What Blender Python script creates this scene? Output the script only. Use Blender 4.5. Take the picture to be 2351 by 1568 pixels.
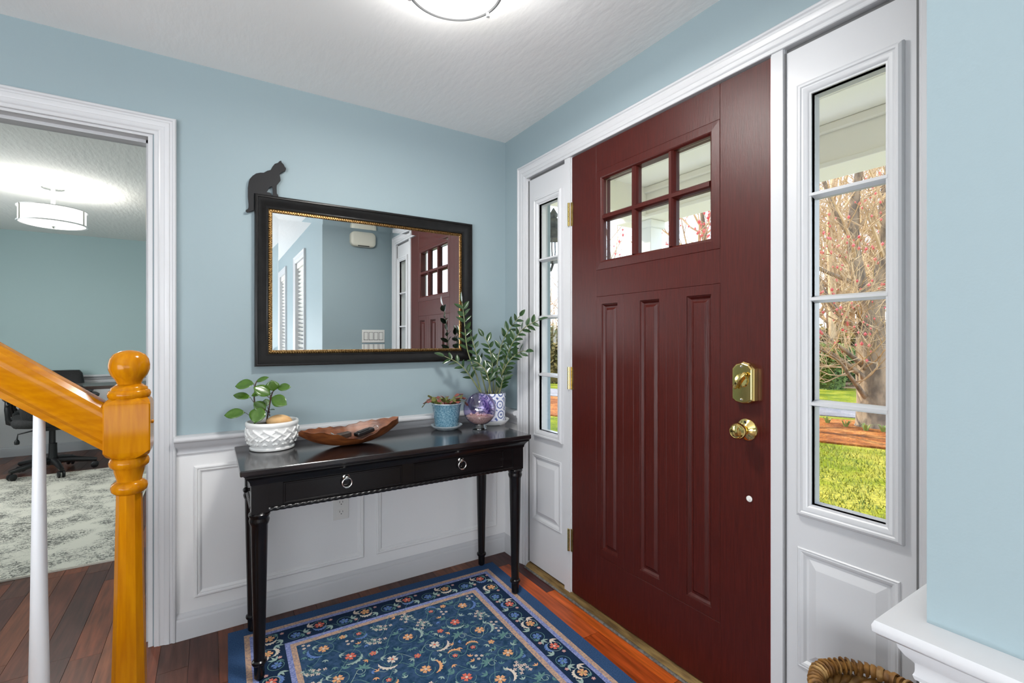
import bpy, bmesh, math, random
from mathutils import Vector, Matrix, Euler

for o in list(bpy.data.objects):
    bpy.data.objects.remove(o)
SC = bpy.context.scene
COL = SC.collection
PI = math.pi

# ------------------------------------------------------------------ camera
cam_d = bpy.data.cameras.new('camera')
cam = bpy.data.objects.new('camera', cam_d)
COL.objects.link(cam)
cam.location = (-1.4248, -2.3349, 1.2)
cam.rotation_euler = (PI / 2, 0, -math.radians(32.2))
cam_d.sensor_width = 36.0
cam_d.lens = 36.0 * 1100.0 / 2351.0
cam_d.shift_y = -5.0 / 2351.0
cam_d.clip_start = 0.02
SC.camera = cam

# ------------------------------------------------------------------ sky, sun, view
world = bpy.data.worlds.new('sky'); SC.world = world
world.use_nodes = True
nt = world.node_tree
for n in list(nt.nodes): nt.nodes.remove(n)
wo = nt.nodes.new('ShaderNodeOutputWorld'); wb = nt.nodes.new('ShaderNodeBackground')
tc = nt.nodes.new('ShaderNodeTexCoord'); sx = nt.nodes.new('ShaderNodeSeparateXYZ')
rp = nt.nodes.new('ShaderNodeValToRGB')
nt.links.new(tc.outputs['Generated'], sx.inputs[0]); nt.links.new(sx.outputs['Z'], rp.inputs[0])
rp.color_ramp.elements[0].position = 0.0; rp.color_ramp.elements[0].color = (0.86, 0.88, 0.96, 1)
rp.color_ramp.elements[1].position = 0.7; rp.color_ramp.elements[1].color = (0.40, 0.58, 0.95, 1)
nt.links.new(rp.outputs[0], wb.inputs[0]); wb.inputs[1].default_value = 3.1
nt.links.new(wb.outputs[0], wo.inputs[0])

sun_d = bpy.data.lights.new('sun', 'SUN'); sun_d.energy = 6.0; sun_d.angle = math.radians(0.6)
sun_d.color = (1.0, 0.93, 0.80)
sun = bpy.data.objects.new('sun', sun_d); COL.objects.link(sun)
sun.location = (2, 12, 12)
sun.rotation_euler = Vector((-0.22, 0.80, 0.58)).to_track_quat('Z', 'Y').to_euler()

def area(name, loc, aim, sx_, sy_, power, col):
    d = bpy.data.lights.new(name, 'AREA'); d.shape = 'RECTANGLE'; d.size = sx_; d.size_y = sy_
    d.energy = power; d.color = col
    o = bpy.data.objects.new(name, d); COL.objects.link(o); o.location = loc
    o.rotation_euler = (Vector(loc) - Vector(aim)).to_track_quat('Z', 'Y').to_euler()
    return o
# added fill lamps standing inside the rooms in place of window daylight
area('fill_living', (-2.6, -5.4, 0.9), (-2.2, -3.2, 3.2), 3.0, 1.7, 72, (0.93, 0.96, 1.0))
area('fill_hall', (-3.9, -3.3, 0.9), (-1.9, -2.1, 2.5), 1.8, 1.6, 96, (0.93, 0.96, 1.0))
area('fill_office', (-4.05, 2.2, 1.45), (-1.5, 2.6, 1.5), 1.5, 1.5, 30, (0.93, 0.97, 1.0))

SC.view_settings.view_transform = 'Standard'
SC.view_settings.look = 'None'
SC.view_settings.exposure = 0.4
SC.view_settings.gamma = 1.0
SC.view_settings.use_curve_mapping = False
SC.cycles.caustics_reflective = False
SC.cycles.caustics_refractive = False
SC.cycles.use_denoising = True
SC.cycles.sample_clamp_indirect = 6.0
SC.cycles.max_bounces = 8
SC.cycles.glossy_bounces = 3
SC.cycles.use_adaptive_sampling = True
SC.cycles.adaptive_threshold = 0.06
SC.cycles.diffuse_bounces = 4
SC.cycles.transparent_max_bounces = 12

# ------------------------------------------------------------------ materials
def S(r, g, b):
    f = lambda c: (c / 255 / 12.92) if c / 255 <= 0.04045 else ((c / 255 + 0.055) / 1.055) ** 2.4
    return (f(r), f(g), f(b), 1.0)

def pm(name, col, rough=0.5, metal=0.0, col2=None, scale=6.0, detail=4.0, stretch=(1, 1, 1), bump=0.0, bscale=None,
       spec=0.5, coat=0.0, lo=0.35, hi=0.65, emit=None, bdist=0.01, world_coords=False, sss=0.0):
    m = bpy.data.materials.new(name); m.use_nodes = True
    t = m.node_tree; p = t.nodes['Principled BSDF']
    p.inputs['Base Color'].default_value = col
    p.inputs['Roughness'].default_value = rough
    p.inputs['Metallic'].default_value = metal
    p.inputs['Specular IOR Level'].default_value = spec
    p.inputs['Coat Weight'].default_value = coat
    p.inputs['Coat Roughness'].default_value = 0.12
    if emit:
        p.inputs['Emission Color'].default_value = emit[0]; p.inputs['Emission Strength'].default_value = emit[1]
    if col2 is not None or bump:
        if world_coords:
            g = t.nodes.new('ShaderNodeNewGeometry'); src = g.outputs['Position']
        else:
            g = t.nodes.new('ShaderNodeTexCoord'); src = g.outputs['Object']
        mp = t.nodes.new('ShaderNodeMapping'); mp.inputs['Scale'].default_value = stretch
        t.links.new(src, mp.inputs[0])
        nz = t.nodes.new('ShaderNodeTexNoise'); nz.inputs['Scale'].default_value = scale; nz.inputs['Detail'].default_value = detail
        t.links.new(mp.outputs[0], nz.inputs['Vector'])
        if col2 is not None:
            r = t.nodes.new('ShaderNodeValToRGB')
            r.color_ramp.elements[0].position = lo; r.color_ramp.elements[0].color = col
            r.color_ramp.elements[1].position = hi; r.color_ramp.elements[1].color = col2
            t.links.new(nz.outputs[0], r.inputs[0]); t.links.new(r.outputs[0], p.inputs['Base Color'])
        if bump:
            nb = nz
            if bscale:
                nb = t.nodes.new('ShaderNodeTexNoise'); nb.inputs['Scale'].default_value = bscale; nb.inputs['Detail'].default_value = 3
                t.links.new(mp.outputs[0], nb.inputs['Vector'])
            b = t.nodes.new('ShaderNodeBump'); b.inputs['Strength'].default_value = bump; b.inputs['Distance'].default_value = bdist
            t.links.new(nb.outputs[0], b.inputs['Height']); t.links.new(b.outputs[0], p.inputs['Normal'])
    return m

def thin_glass(name, tint, refl=1.0, rough=0.0):
    m = bpy.data.materials.new(name); m.use_nodes = True
    t = m.node_tree
    for n in list(t.nodes): t.nodes.remove(n)
    out = t.nodes.new('ShaderNodeOutputMaterial'); mix = t.nodes.new('ShaderNodeMixShader')
    tr = t.nodes.new('ShaderNodeBsdfTransparent'); gl = t.nodes.new('ShaderNodeBsdfGlossy'); fr = t.nodes.new('ShaderNodeLayerWeight'); pw = t.nodes.new('ShaderNodeMath'); pw.operation = 'POWER'; pw.inputs[1].default_value = 4.5; ad_ = t.nodes.new('ShaderNodeMath'); ad_.operation = 'ADD'; ad_.inputs[1].default_value = 0.05
    mu = t.nodes.new('ShaderNodeMath'); mu.operation = 'MULTIPLY'; mu.inputs[1].default_value = refl
    fr.inputs[0].default_value = 0.5
    tr.inputs[0].default_value = tint; gl.inputs['Roughness'].default_value = rough
    t.links.new(fr.outputs['Facing'], pw.inputs[0]); t.links.new(pw.outputs[0], ad_.inputs[0]); t.links.new(ad_.outputs[0], mu.inputs[0]); mu.use_clamp = True; t.links.new(mu.outputs[0], mix.inputs[0])
    t.links.new(tr.outputs[0], mix.inputs[1]); t.links.new(gl.outputs[0], mix.inputs[2]); t.links.new(mix.outputs[0], out.inputs[0])
    return m

MT = {}
MT['wall'] = pm('wall_blue_paint', (0.272, 0.345, 0.370, 1), 0.55, bump=0.06, scale=260, bdist=0.002, spec=0.3)
MT['wall_off'] = pm('wall_teal_paint', (0.40, 0.520, 0.525, 1), 0.6, bump=0.06, scale=260, bdist=0.002, spec=0.35)
MT['ceil'] = pm('ceiling_plaster', (0.84, 0.84, 0.83, 1), 0.85, bump=0.26, scale=34, stretch=(1, 0.35, 1), bdist=0.006, detail=6, spec=0.2)
MT['ceil_off'] = pm('office_ceiling_plaster', (0.82, 0.82, 0.79, 1), 0.85, bump=0.45, scale=18, stretch=(2.2, 0.5, 1), bdist=0.008, detail=6, spec=0.2)
MT['white'] = pm('white_gloss_trim', (0.545, 0.548, 0.562, 1), 0.32, bump=0.03, scale=120, stretch=(1, 1, 0.2), bdist=0.001)
MT['wains'] = pm('white_satin_panelling', (0.76, 0.76, 0.76, 1), 0.42, bump=0.03, scale=90, bdist=0.001)
MT['door'] = pm('maroon_door_paint', S(69, 20, 14), 0.40, col2=S(58, 16, 11), scale=30, stretch=(1, 6, 0.35), bump=0.22, bscale=70, bdist=0.002, spec=0.3)
MT['brass'] = pm('polished_brass', (0.86, 0.66, 0.24, 1), 0.09, metal=1.0, bump=0.02, scale=30)
MT['brass_dull'] = pm('aged_brass', (0.50, 0.36, 0.14, 1), 0.28, metal=1.0, col2=(0.30, 0.21, 0.09, 1), scale=40)
MT['black_wood'] = pm('black_lacquer', (0.0040, 0.0036, 0.0040, 1), 0.22, col2=(0.0065, 0.0055, 0.0060, 1), scale=14, stretch=(0.3, 4, 4), bump=0.04, bscale=160, coat=0.0, spec=0.40, bdist=0.001)
MT['black_top'] = pm('worn_black_tabletop', (0.006, 0.0055, 0.007, 1), 0.17, col2=(0.016, 0.010, 0.010, 1), scale=9, stretch=(1, 3, 3), bump=0.03, bscale=220, coat=0.3, bdist=0.001)
MT['frame'] = pm('black_bronze_frame', (0.0050, 0.0046, 0.0046, 1), 0.30, col2=(0.0085, 0.008, 0.0078, 1), scale=30, spec=0.30, bump=0.02)
MT['gold'] = pm('antique_gold', (0.48, 0.30, 0.12, 1), 0.30, metal=1.0, col2=(0.16, 0.085, 0.03, 1), scale=160)
MT['mirror'] = pm('silvered_glass', (0.90, 0.925, 0.925, 1), 0.0, metal=1.0)
MT['oak'] = pm('honey_oak', (0.45, 0.175, 0.002, 1), 0.15, col2=(0.34, 0.112, 0.002, 1), scale=16, stretch=(6, 6, 0.5), detail=6, bump=0.05, bscale=60, coat=0.0, spec=0.13, bdist=0.001, lo=0.3, hi=0.7)
MT['oak_rail'] = pm('honey_oak_rail', (0.45, 0.175, 0.002, 1), 0.14, col2=(0.34, 0.112, 0.002, 1), scale=16, stretch=(0.6, 6, 5), detail=6, bump=0.05, bscale=60, coat=0.0, spec=0.13, bdist=0.001, lo=0.3, hi=0.7)
MT['nickel'] = pm('brushed_nickel', (0.72, 0.70, 0.66, 1), 0.22, metal=1.0, bump=0.02, scale=200)
MT['steel_white'] = pm('white_metal', (0.72, 0.72, 0.72, 1), 0.3, metal=0.3, bump=0.02, scale=90)
MT['black_plastic'] = pm('black_plastic', (0.010, 0.010, 0.011, 1), 0.35, bump=0.05, scale=300)
MT['black_fabric'] = pm('black_mesh_fabric', (0.012, 0.012, 0.013, 1), 0.85, col2=(0.03, 0.03, 0.03, 1), scale=180, bump=0.2)
MT['leather'] = pm('black_leather', (0.013, 0.013, 0.013, 1), 0.42, bump=0.12, scale=120, col2=(0.022, 0.021, 0.021, 1))
MT['desk'] = pm('dark_walnut_laminate', (0.060, 0.040, 0.033, 1), 0.28, col2=(0.035, 0.022, 0.018, 1), scale=6, stretch=(0.5, 5, 5))
MT['glass'] = thin_glass('window_glass', (0.96, 0.98, 0.965, 1), 0.55)
MT['dark'] = pm('dark_gap', (0.02, 0.02, 0.02, 1), 0.9, bump=0.02)
MT['plate'] = pm('ivory_plastic', (0.70, 0.69, 0.66, 1), 0.35, bump=0.02, scale=60)
MT['cream_plastic'] = pm('cream_plastic', (0.66, 0.64, 0.54, 1), 0.45, bump=0.02, scale=60)

# wood planks: colour comes from each plank, grain from position
def plank_mat():
    m = bpy.data.materials.new('hardwood_plank'); m.use_nodes = True
    t = m.node_tree; p = t.nodes['Principled BSDF']
    g = t.nodes.new('ShaderNodeNewGeometry'); oi = t.nodes.new('ShaderNodeObjectInfo')
    ad = t.nodes.new('ShaderNodeVectorMath'); ad.operation = 'ADD'
    sc_ = t.nodes.new('ShaderNodeVectorMath'); sc_.operation = 'SCALE'; sc_.inputs['Scale'].default_value = 37.0
    cb = t.nodes.new('ShaderNodeCombineXYZ'); t.links.new(oi.outputs['Random'], cb.inputs[0]); t.links.new(oi.outputs['Random'], cb.inputs[1])
    t.links.new(cb.outputs[0], sc_.inputs[0])
    t.links.new(g.outputs['Position'], ad.inputs[0]); t.links.new(sc_.outputs[0], ad.inputs[1])
    mp = t.nodes.new('ShaderNodeMapping'); mp.inputs['Scale'].default_value = (9, 0.7, 1)
    t.links.new(ad.outputs[0], mp.inputs[0])
    nz = t.nodes.new('ShaderNodeTexNoise'); nz.inputs['Scale'].default_value = 7; nz.inputs['Detail'].default_value = 7
    t.links.new(mp.outputs[0], nz.inputs['Vector'])
    r = t.nodes.new('ShaderNodeValToRGB')
    r.color_ramp.elements[0].position = 0.3; r.color_ramp.elements[0].color = (0.55, 0.55, 0.55, 1)
    r.color_ramp.elements[1].position = 0.72; r.color_ramp.elements[1].color = (1.35, 1.3, 1.25, 1)
    t.links.new(nz.outputs[0], r.inputs[0])
    mx = t.nodes.new('ShaderNodeMix'); mx.data_type = 'RGBA'; mx.blend_type = 'MULTIPLY'; mx.inputs[0].default_value = 1.0
    t.links.new(oi.outputs['Color'], mx.inputs[6]); t.links.new(r.outputs[0], mx.inputs[7])
    t.links.new(mx.outputs[2], p.inputs['Base Color'])
    p.inputs['Roughness'].default_value = 0.33; p.inputs['Specular IOR Level'].default_value = 0.3
    b = t.nodes.new('ShaderNodeBump'); b.inputs['Strength'].default_value = 0.06; b.inputs['Distance'].default_value = 0.002
    t.links.new(nz.outputs[0], b.inputs['Height']); t.links.new(b.outputs[0], p.inputs['Normal'])
    return m
MT['plank'] = plank_mat()
MT['floorbase'] = pm('hardwood_floor_field', (0.060, 0.028, 0.018, 1), 0.35, col2=(0.12, 0.05, 0.03, 1), scale=6, stretch=(8, 0.8, 1), world_coords=True)

# ------------------------------------------------------------------ mesh tools
class MB:
    def __init__(s):
        s.v = []; s.f = []; s.m = []
    def add(s, vs, fs, m=0):
        b = len(s.v); s.v += [tuple(map(float, q)) for q in vs]
        for q in fs:
            s.f.append(tuple(b + i for i in q)); s.m.append(m)
        return s
    def box(s, x0, x1, y0, y1, z0, z1, m=0):
        x0, x1 = min(x0, x1), max(x0, x1); y0, y1 = min(y0, y1), max(y0, y1); z0, z1 = min(z0, z1), max(z0, z1)
        return s.add([(x0, y0, z0), (x1, y0, z0), (x1, y1, z0), (x0, y1, z0), (x0, y0, z1), (x1, y0, z1), (x1, y1, z1), (x0, y1, z1)],
                     [(0, 3, 2, 1), (4, 5, 6, 7), (0, 1, 5, 4), (1, 2, 6, 5), (2, 3, 7, 6), (3, 0, 4, 7)], m)
    def rings(s, rs, closed=True, cap0=True, cap1=True, m=0, loop=False):
        n = len(rs[0]); vs = [q for r in rs for q in r]; fs = []
        k = len(rs)
        for i in range(k if loop else k - 1):
            j2 = (i + 1) % k
            for j in range(n if closed else n - 1):
                a = i * n + j; b = i * n + (j + 1) % n; c = j2 * n + (j + 1) % n; d = j2 * n + j
                fs.append((a, b, c, d))
        if not loop:
            if cap0: fs.append(tuple(range(n - 1, -1, -1)))
            if cap1: fs.append(tuple((k - 1) * n + j for j in range(n)))
        return s.add(vs, fs, m)
    def lathe(s, prof, n=24, c=(0, 0, 0), mat=None, cap0=True, cap1=True, m=0, phase=0.0):
        rs = []
        for r, z in prof:
            ring = []
            for j in range(n):
                a = phase + 2 * PI * j / n
                q = Vector((r * math.cos(a), r * math.sin(a), z))
                if mat is not None: q = mat @ q
                ring.append(q + Vector(c))
            rs.append(ring)
        return s.rings(rs, True, cap0, cap1, m)
    def tube(s, pts, rad, n=8, cap=True, m=0, loop=False, flat=None):
        pts = [Vector(p) for p in pts]
        if not isinstance(rad, (list, tuple)): rad = [rad] * len(pts)
        rs = []; up = None
        for i, p in enumerate(pts):
            if loop: d = pts[(i + 1) % len(pts)] - pts[i - 1]
            else: d = pts[min(i + 1, len(pts) - 1)] - pts[max(i - 1, 0)]
            if d.length < 1e-9: d = Vector((0, 0, 1))
            d.normalize()
            if up is None:
                up = Vector((0, 0, 1)) if abs(d.z) < 0.9 else Vector((1, 0, 0))
            u = (up - d * up.dot(d))
            if u.length < 1e-6: u = d.orthogonal()
            u.normalize(); w = d.cross(u); up = u
            ring = []
            for j in range(n):
                a = 2 * PI * j / n
                ku = flat if flat else 1.0
                ring.append(p + (u * math.cos(a) * ku + w * math.sin(a)) * rad[i])
            rs.append(ring)
        return s.rings(rs, True, cap, cap, m, loop)
    def prism(s, poly, fn, h0, h1, m=0):
        n = len(poly)
        vs = [fn(a, b, h0) for a, b in poly] + [fn(a, b, h1) for a, b in poly]
        fs = [tuple(range(n)), tuple(range(2 * n - 1, n - 1, -1))]
        fs += [(i, i + n, (i + 1) % n + n, (i + 1) % n) for i in range(n)]
        return s.add(vs, fs, m)
    def frame(s, fn, a0, a1, b0, b1, prof, open_bottom=False, cap=False, m=0):
        a0, a1 = min(a0, a1), max(a0, a1)
        rs = []
        for t, h in prof:
            tb = 0 if open_bottom else t
            rs.append([fn(a0 + t, b0 + tb, h), fn(a1 - t, b0 + tb, h), fn(a1 - t, b1 - t, h), fn(a0 + t, b1 - t, h)])
        vs = [q for r in rs for q in r]; fs = []
        for i in range(len(rs) - 1):
            for j in range(4):
                if open_bottom and j == 0: continue
                fs.append((i * 4 + j, i * 4 + (j + 1) % 4, (i + 1) * 4 + (j + 1) % 4, (i + 1) * 4 + j))
        if open_bottom:
            k = len(rs)
            fs.append(tuple(i * 4 for i in range(k))); fs.append(tuple(i * 4 + 1 for i in range(k)))
        if cap: fs.append(tuple((len(rs) - 1) * 4 + j for j in range(4)))
        return s.add(vs, fs, m)
    def sweep(s, path, prof, side=1, m=0):
        pts = [Vector((p[0], p[1])) for p in path]; rs = []
        for i, p in enumerate(pts):
            ns = []
            if i > 0: d = (p - pts[i - 1]).normalized(); ns.append(Vector((-d.y, d.x)) * side)
            if i < len(pts) - 1: d = (pts[i + 1] - p).normalized(); ns.append(Vector((-d.y, d.x)) * side)
            mm = ns[0] if len(ns) == 1 else (ns[0] + ns[1]) / (1 + ns[0].dot(ns[1]))
            rs.append([(p.x + mm.x * d, p.y + mm.y * d, z) for d, z in prof])
        return s.rings(rs, True, True, True, m)
    def build(s, name, mat, parent=None, smooth=None, bevel=0.0, seg=2, local=False, fix=True):
        me = bpy.data.meshes.new(name)
        vs = s.v
        if parent is not None and not local:
            off = Vector((0, 0, 0)); q = parent
            while q is not None: off += q.location; q = q.parent
            vs = [(a - off.x, b - off.y, c - off.z) for a, b, c in vs]
        me.from_pydata(vs, [], s.f)
        mats = mat if isinstance(mat, (list, tuple)) else [mat]
        for q in mats: me.materials.append(q)
        if len(mats) > 1: me.polygons.foreach_set('material_index', s.m)
        if fix:
            bm = bmesh.new(); bm.from_mesh(me); bmesh.ops.recalc_face_normals(bm, faces=bm.faces); bm.to_mesh(me); bm.free()
        if smooth is not None:
            me.polygons.foreach_set('use_smooth', [True] * len(me.polygons))
            me.set_sharp_from_angle(angle=math.radians(smooth))
        me.update()
        o = bpy.data.objects.new(name, me); COL.objects.link(o)
        if parent is not None: o.parent = parent
        if bevel:
            b = o.modifiers.new('bevel', 'BEVEL'); b.width = bevel; b.segments = seg; b.limit_method = 'ANGLE'; b.angle_limit = math.radians(35)
        return o

def tag(o, label, cat=None, group=None, kind=None):
    if label: o['label'] = label
    if cat: o['category'] = cat
    if group: o['group'] = group
    if kind: o['kind'] = kind
    return o
def thing(name, label, cat, loc=(0, 0, 0), group=None, rotz=0.0, kind=None):
    o = bpy.data.objects.new(name, None); COL.objects.link(o)
    o.empty_display_size = 0.05
    o.location = loc; o.rotation_euler = (0, 0, rotz)
    return tag(o, label, cat, group, kind)
def struct(name, mb, mat, label, cat='wall', **k):
    return tag(mb.build(name, mat, **k), label, cat, None, 'structure')
def copy_obj(o, parent=None):
    c = o.copy(); COL.objects.link(c)
    if parent is not None: c.parent = parent
    return c
def MWf(a, b, h): return (a, -h, b)      # on the mirror wall (plane y = 0)
def DWf(a, b, h): return (-h, a, b)      # on the door wall (plane x = 0)
YS = -2.084                               # wall opposite the mirror
XL = -0.600                               # living room front wall
def SWf(a, b, h): return (a, YS + h, b)
def LWf(a, b, h): return (XL - h, a, b)
HC = 2.321
random.seed(7)

# ================================================================== ROOM SHELL
# ---- floor
MT['gapshade'] = pm('painted_gap_shade', (0.13, 0.13, 0.13, 1), 0.8, bump=0.02)
MT['wstrip'] = pm('grey_weatherstrip', (0.20, 0.19, 0.17, 1), 0.7, col2=(0.08, 0.075, 0.068, 1), scale=90, bump=0.3)
fb = MB(); fb.box(-5.1, 0.16, -6.3, 4.7, -0.16, -0.006)
floor = struct('floor', fb, MT['floorbase'], 'dark reddish brown hardwood plank floor of the entry hall and office', 'floor')
pk = MB(); pk.box(-0.5, 0.5, -0.5, 0.5, -1, 0)
plank0 = None
PW = 0.0945
pal = [S(112, 66, 46), S(98, 56, 42), S(126, 76, 52), S(84, 50, 42), S(104, 58, 40), S(90, 58, 48), S(76, 46, 40), S(118, 64, 42)]
def add_plank(x0, x1, y0, y1, col):
    global plank0
    if plank0 is None:
        plank0 = pk.build('floor_plank', MT['plank'], floor, local=True); o = plank0
    else: o = copy_obj(plank0, floor)
    o.location = ((x0 + x1) / 2, (y0 + y1) / 2, random.uniform(-0.0006, 0.0))
    o.scale = (x1 - x0 - 0.0016, y1 - y0 - 0.0016, 0.005)
    o.color = col
rs_ = random.Random(21)
k = 0; xr = -0.0755
while xr > -3.35:
    x1, x0 = xr, xr - PW
    xc = (x0 + x1) / 2
    spans = []
    if xc > -0.16: spans = None
    elif xc > -1.33: spans = [(-0.75, -0.001)]
    elif xc > -1.56: spans = [(-1.7, -0.001)]
    elif xc > -1.90: spans = [(-1.7, 4.52)]
    elif xc > -2.50: spans = [(-0.6, 1.22), (3.2, 4.52)]
    else: spans = [(0.13, 1.22), (2.9, 4.52)]
    if spans:
        for a, b in spans:
            y = b
            while y > a:
                L = rs_.uniform(0.38, 1.05)
                if y == b: L *= rs_.uniform(0.3, 1.0)
                yn = max(a, y - L)
                if yn - a < 0.15: yn = a
                add_plank(x0, x1, yn, y, rs_.choice(pal)); y = yn
    xr -= PW; k += 1
# the boards along the threshold, mostly bright orange
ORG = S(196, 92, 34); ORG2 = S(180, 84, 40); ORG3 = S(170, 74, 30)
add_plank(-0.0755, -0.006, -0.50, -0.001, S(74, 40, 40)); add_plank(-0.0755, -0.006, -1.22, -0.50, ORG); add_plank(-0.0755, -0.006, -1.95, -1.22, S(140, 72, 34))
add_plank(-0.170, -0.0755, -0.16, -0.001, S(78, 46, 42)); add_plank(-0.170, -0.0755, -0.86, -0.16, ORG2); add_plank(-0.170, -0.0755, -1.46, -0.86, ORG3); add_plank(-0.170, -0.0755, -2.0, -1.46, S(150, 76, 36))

# ---- walls
w = MB(); w.box(-5.1, -2.545, 0, 0.12, 0, HC); w.box(-2.545, -1.63, 0, 0.12, 2.005, HC); w.box(-1.63, 0.16, 0, 0.12, 0, HC)
struct('wall_back', w, MT['wall'], 'light blue wall behind the mirror and the console table')
w = MB(); w.box(0, 0.16, -0.215, 0, 0, HC); w.box(0, 0.16, YS - 0.12, -1.905, 0, HC); w.box(0, 0.16, -1.905, -0.215, 2.075, HC)
struct('wall_right', w, MT['wall'], 'light blue wall around the front door and its sidelights')
w = MB(); w.box(XL, 0.0, YS - 0.12, YS, 0, HC)
struct('wall_front', w, MT['wall'], 'teal blue wall with chime box facing the mirror')
w = MB()
WIN = [(-3.60, -3.00), (-5.03, -4.43)]; WZ0, WZ1 = 0.62, 2.06
ys = [YS - 0.12, WIN[0][1], WIN[0][0], WIN[1][1], WIN[1][0], -6.3]
X2 = XL + 0.15
for i in range(5):
    a, b = ys[i], ys[i + 1]
    if i in (1, 3):
        w.box(XL, X2, b, a, 0, WZ0); w.box(XL, X2, b, a, WZ1, HC)
    else: w.box(XL, X2, b, a, 0, HC)
struct('wall_living', w, MT['wall'], 'blue living room wall at the right edge of the view')
w = MB(); w.box(-5.1, -5.0, -6.3, 0.0, 0, HC); struct('wall_left', w, MT['wall'], 'blue hall wall beyond the stairs')
w = MB(); w.box(-5.1, X2, -6.3, -6.2, 0, HC); struct('wall_rear', w, MT['wall'], 'blue living room wall behind the camera')
w = MB(); w.box(-4.3, -0.8, 4.54, 4.66, 0, HC); struct('wall_office_back', w, MT['wall_off'], 'teal wall at the back of the office')
w = MB(); w.box(-4.3, -4.2, 0.12, 4.54, 0, HC); struct('wall_office_left', w, MT['wall_off'], 'teal side wall of the office')
w = MB(); w.box(-0.9, -0.8, 0.12, 4.54, 0, HC); struct('wall_office_right', w, MT['wall_off'], 'teal side wall of the office by the door')
w = MB(); w.box(-4.2, -2.545, 0.12, 0.13, 0, HC); w.box(-1.63, -0.9, 0.12, 0.13, 0, HC); w.box(-2.545, -1.63, 0.12, 0.13, 2.005, HC)
struct('wall_office_front', w, MT['wall_off'], 'teal office side of the doorway wall')
w = MB(); w.box(-5.1, 0.16, -6.3, 0.06, HC, HC + 0.12); struct('ceiling', w, MT['ceil'], 'grey white textured plaster ceiling of the entry', 'ceiling')
w = MB(); w.box(-4.3, -0.8, 0.06, 4.66, HC, HC + 0.12); struct('ceiling_office', w, MT['ceil_off'], 'streaky textured plaster ceiling of the office', 'ceiling')

# ---- mouldings
RAIL = [(0.0, 0.735), (0.010, 0.735), (0.012, 0.741), (0.010, 0.746), (0.010, 0.757), (0.013, 0.761), (0.018, 0.766), (0.024, 0.776), (0.027, 0.787), (0.030, 0.789),
        (0.041, 0.790), (0.046, 0.795), (0.047, 0.803), (0.044, 0.810), (0.036, 0.814), (0.0, 0.815)]
BASE = [(0, 0), (0.018, 0), (0.018, 0.074), (0.016, 0.080), (0.012, 0.083), (0.012, 0.088), (0.008, 0.097), (0.004, 0.102), (0.0, 0.104)]
CASE = [(0, 0), (0, 0.019), (0.004, 0.023), (0.010, 0.023), (0.014, 0.019), (0.020, 0.0185), (0.023, 0.021), (0.036, 0.018), (0.040, 0.015), (0.052, 0.0135), (0.056, 0.015), (0.060, 0.012), (0.070, 0.011), (0.072, 0.009), (0.072, 0)]
def trimobj(name, mb, label, mat='white', cat='trim', smooth=40):
    return tag(mb.build(name, MT[mat], smooth=smooth), label, cat, None, 'structure')
m = MB(); m.sweep([(-1.546, 0), (0, 0), (0, -0.158)], RAIL, side=-1); trimobj('trim_1', m, 'white chair rail running behind the console table below the mirror')
m = MB(); m.sweep([(0, -1.965), (0, YS), (XL, YS), (XL, -2.92)], RAIL, side=-1); trimobj('trim_2', m, 'white chair rail turning the outside corner at lower right')
m = MB(); m.sweep([(-1.539, -0.004), (0, -0.004), (0, -0.158)], BASE, side=-1); trimobj('baseboard_back', m, 'white baseboard under the wainscot behind the console table', cat='baseboard')
m = MB(); m.sweep([(0, -1.965), (0, YS), (XL, YS), (XL, -6.2)], BASE, side=-1); trimobj('baseboard_right', m, 'white baseboard around the lower right wall corner', cat='baseboard')
m = MB(); m.sweep([(-4.2, 4.54), (-0.9, 4.54)], BASE, side=-1); trimobj('baseboard_office', m, 'white baseboard along the back of the office', cat='baseboard')
m = MB(); m.sweep([(-4.2, 4.54), (-0.9, 4.54)], RAIL, side=-1); trimobj('trim_3', m, 'white chair rail along the back wall of the office')
m = MB(); m.box(-4.2, -0.9, 4.534, 4.54, 0.09, 0.74); trimobj('trim_4', m, 'white wainscot below the chair rail in the office', 'wains', smooth=None)
m = MB(); m.box(-1.545, -0.0, -0.006, 0, 0.08, 0.742); m.box(-0.006, 0, -0.16, 0, 0.08, 0.742)
wain = trimobj('trim_5', m, 'white panelled wainscot wall under the chair rail behind the console table', 'wains', smooth=None)
PMOULD = [(0, 0.006), (0.001, 0.012), (0.006, 0.017), (0.011, 0.0165), (0.015, 0.012), (0.018, 0.014), (0.022, 0.0125), (0.026, 0.008), (0.028, 0.006)]
for a0, a1, lb in ((-1.481, -0.800, None), (-0.741, -0.062, None)):
    m = MB(); m.frame(MWf, a0, a1, 0.153, 0.687, PMOULD); m.build('panel_moulding', MT['wains'], wain, smooth=25)
m = MB(); m.box(XL - 0.006, XL, -2.92, YS + 0.006, 0.08, 0.742); m.box(XL, 0, YS, YS + 0.006, 0.08, 0.742); m.box(-0.006, 0, YS, -1.96, 0.08, 0.742)
trimobj('trim_6', m, 'white wainscot panel below the chair rail at lower right', 'wains', smooth=None)
# casing round the office doorway
m = MB(); m.frame(MWf, -2.636, -1.539, 0.0, 2.072, CASE, open_bottom=True); trimobj('trim_7', m, 'white moulded casing around the office doorway', smooth=25)
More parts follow.
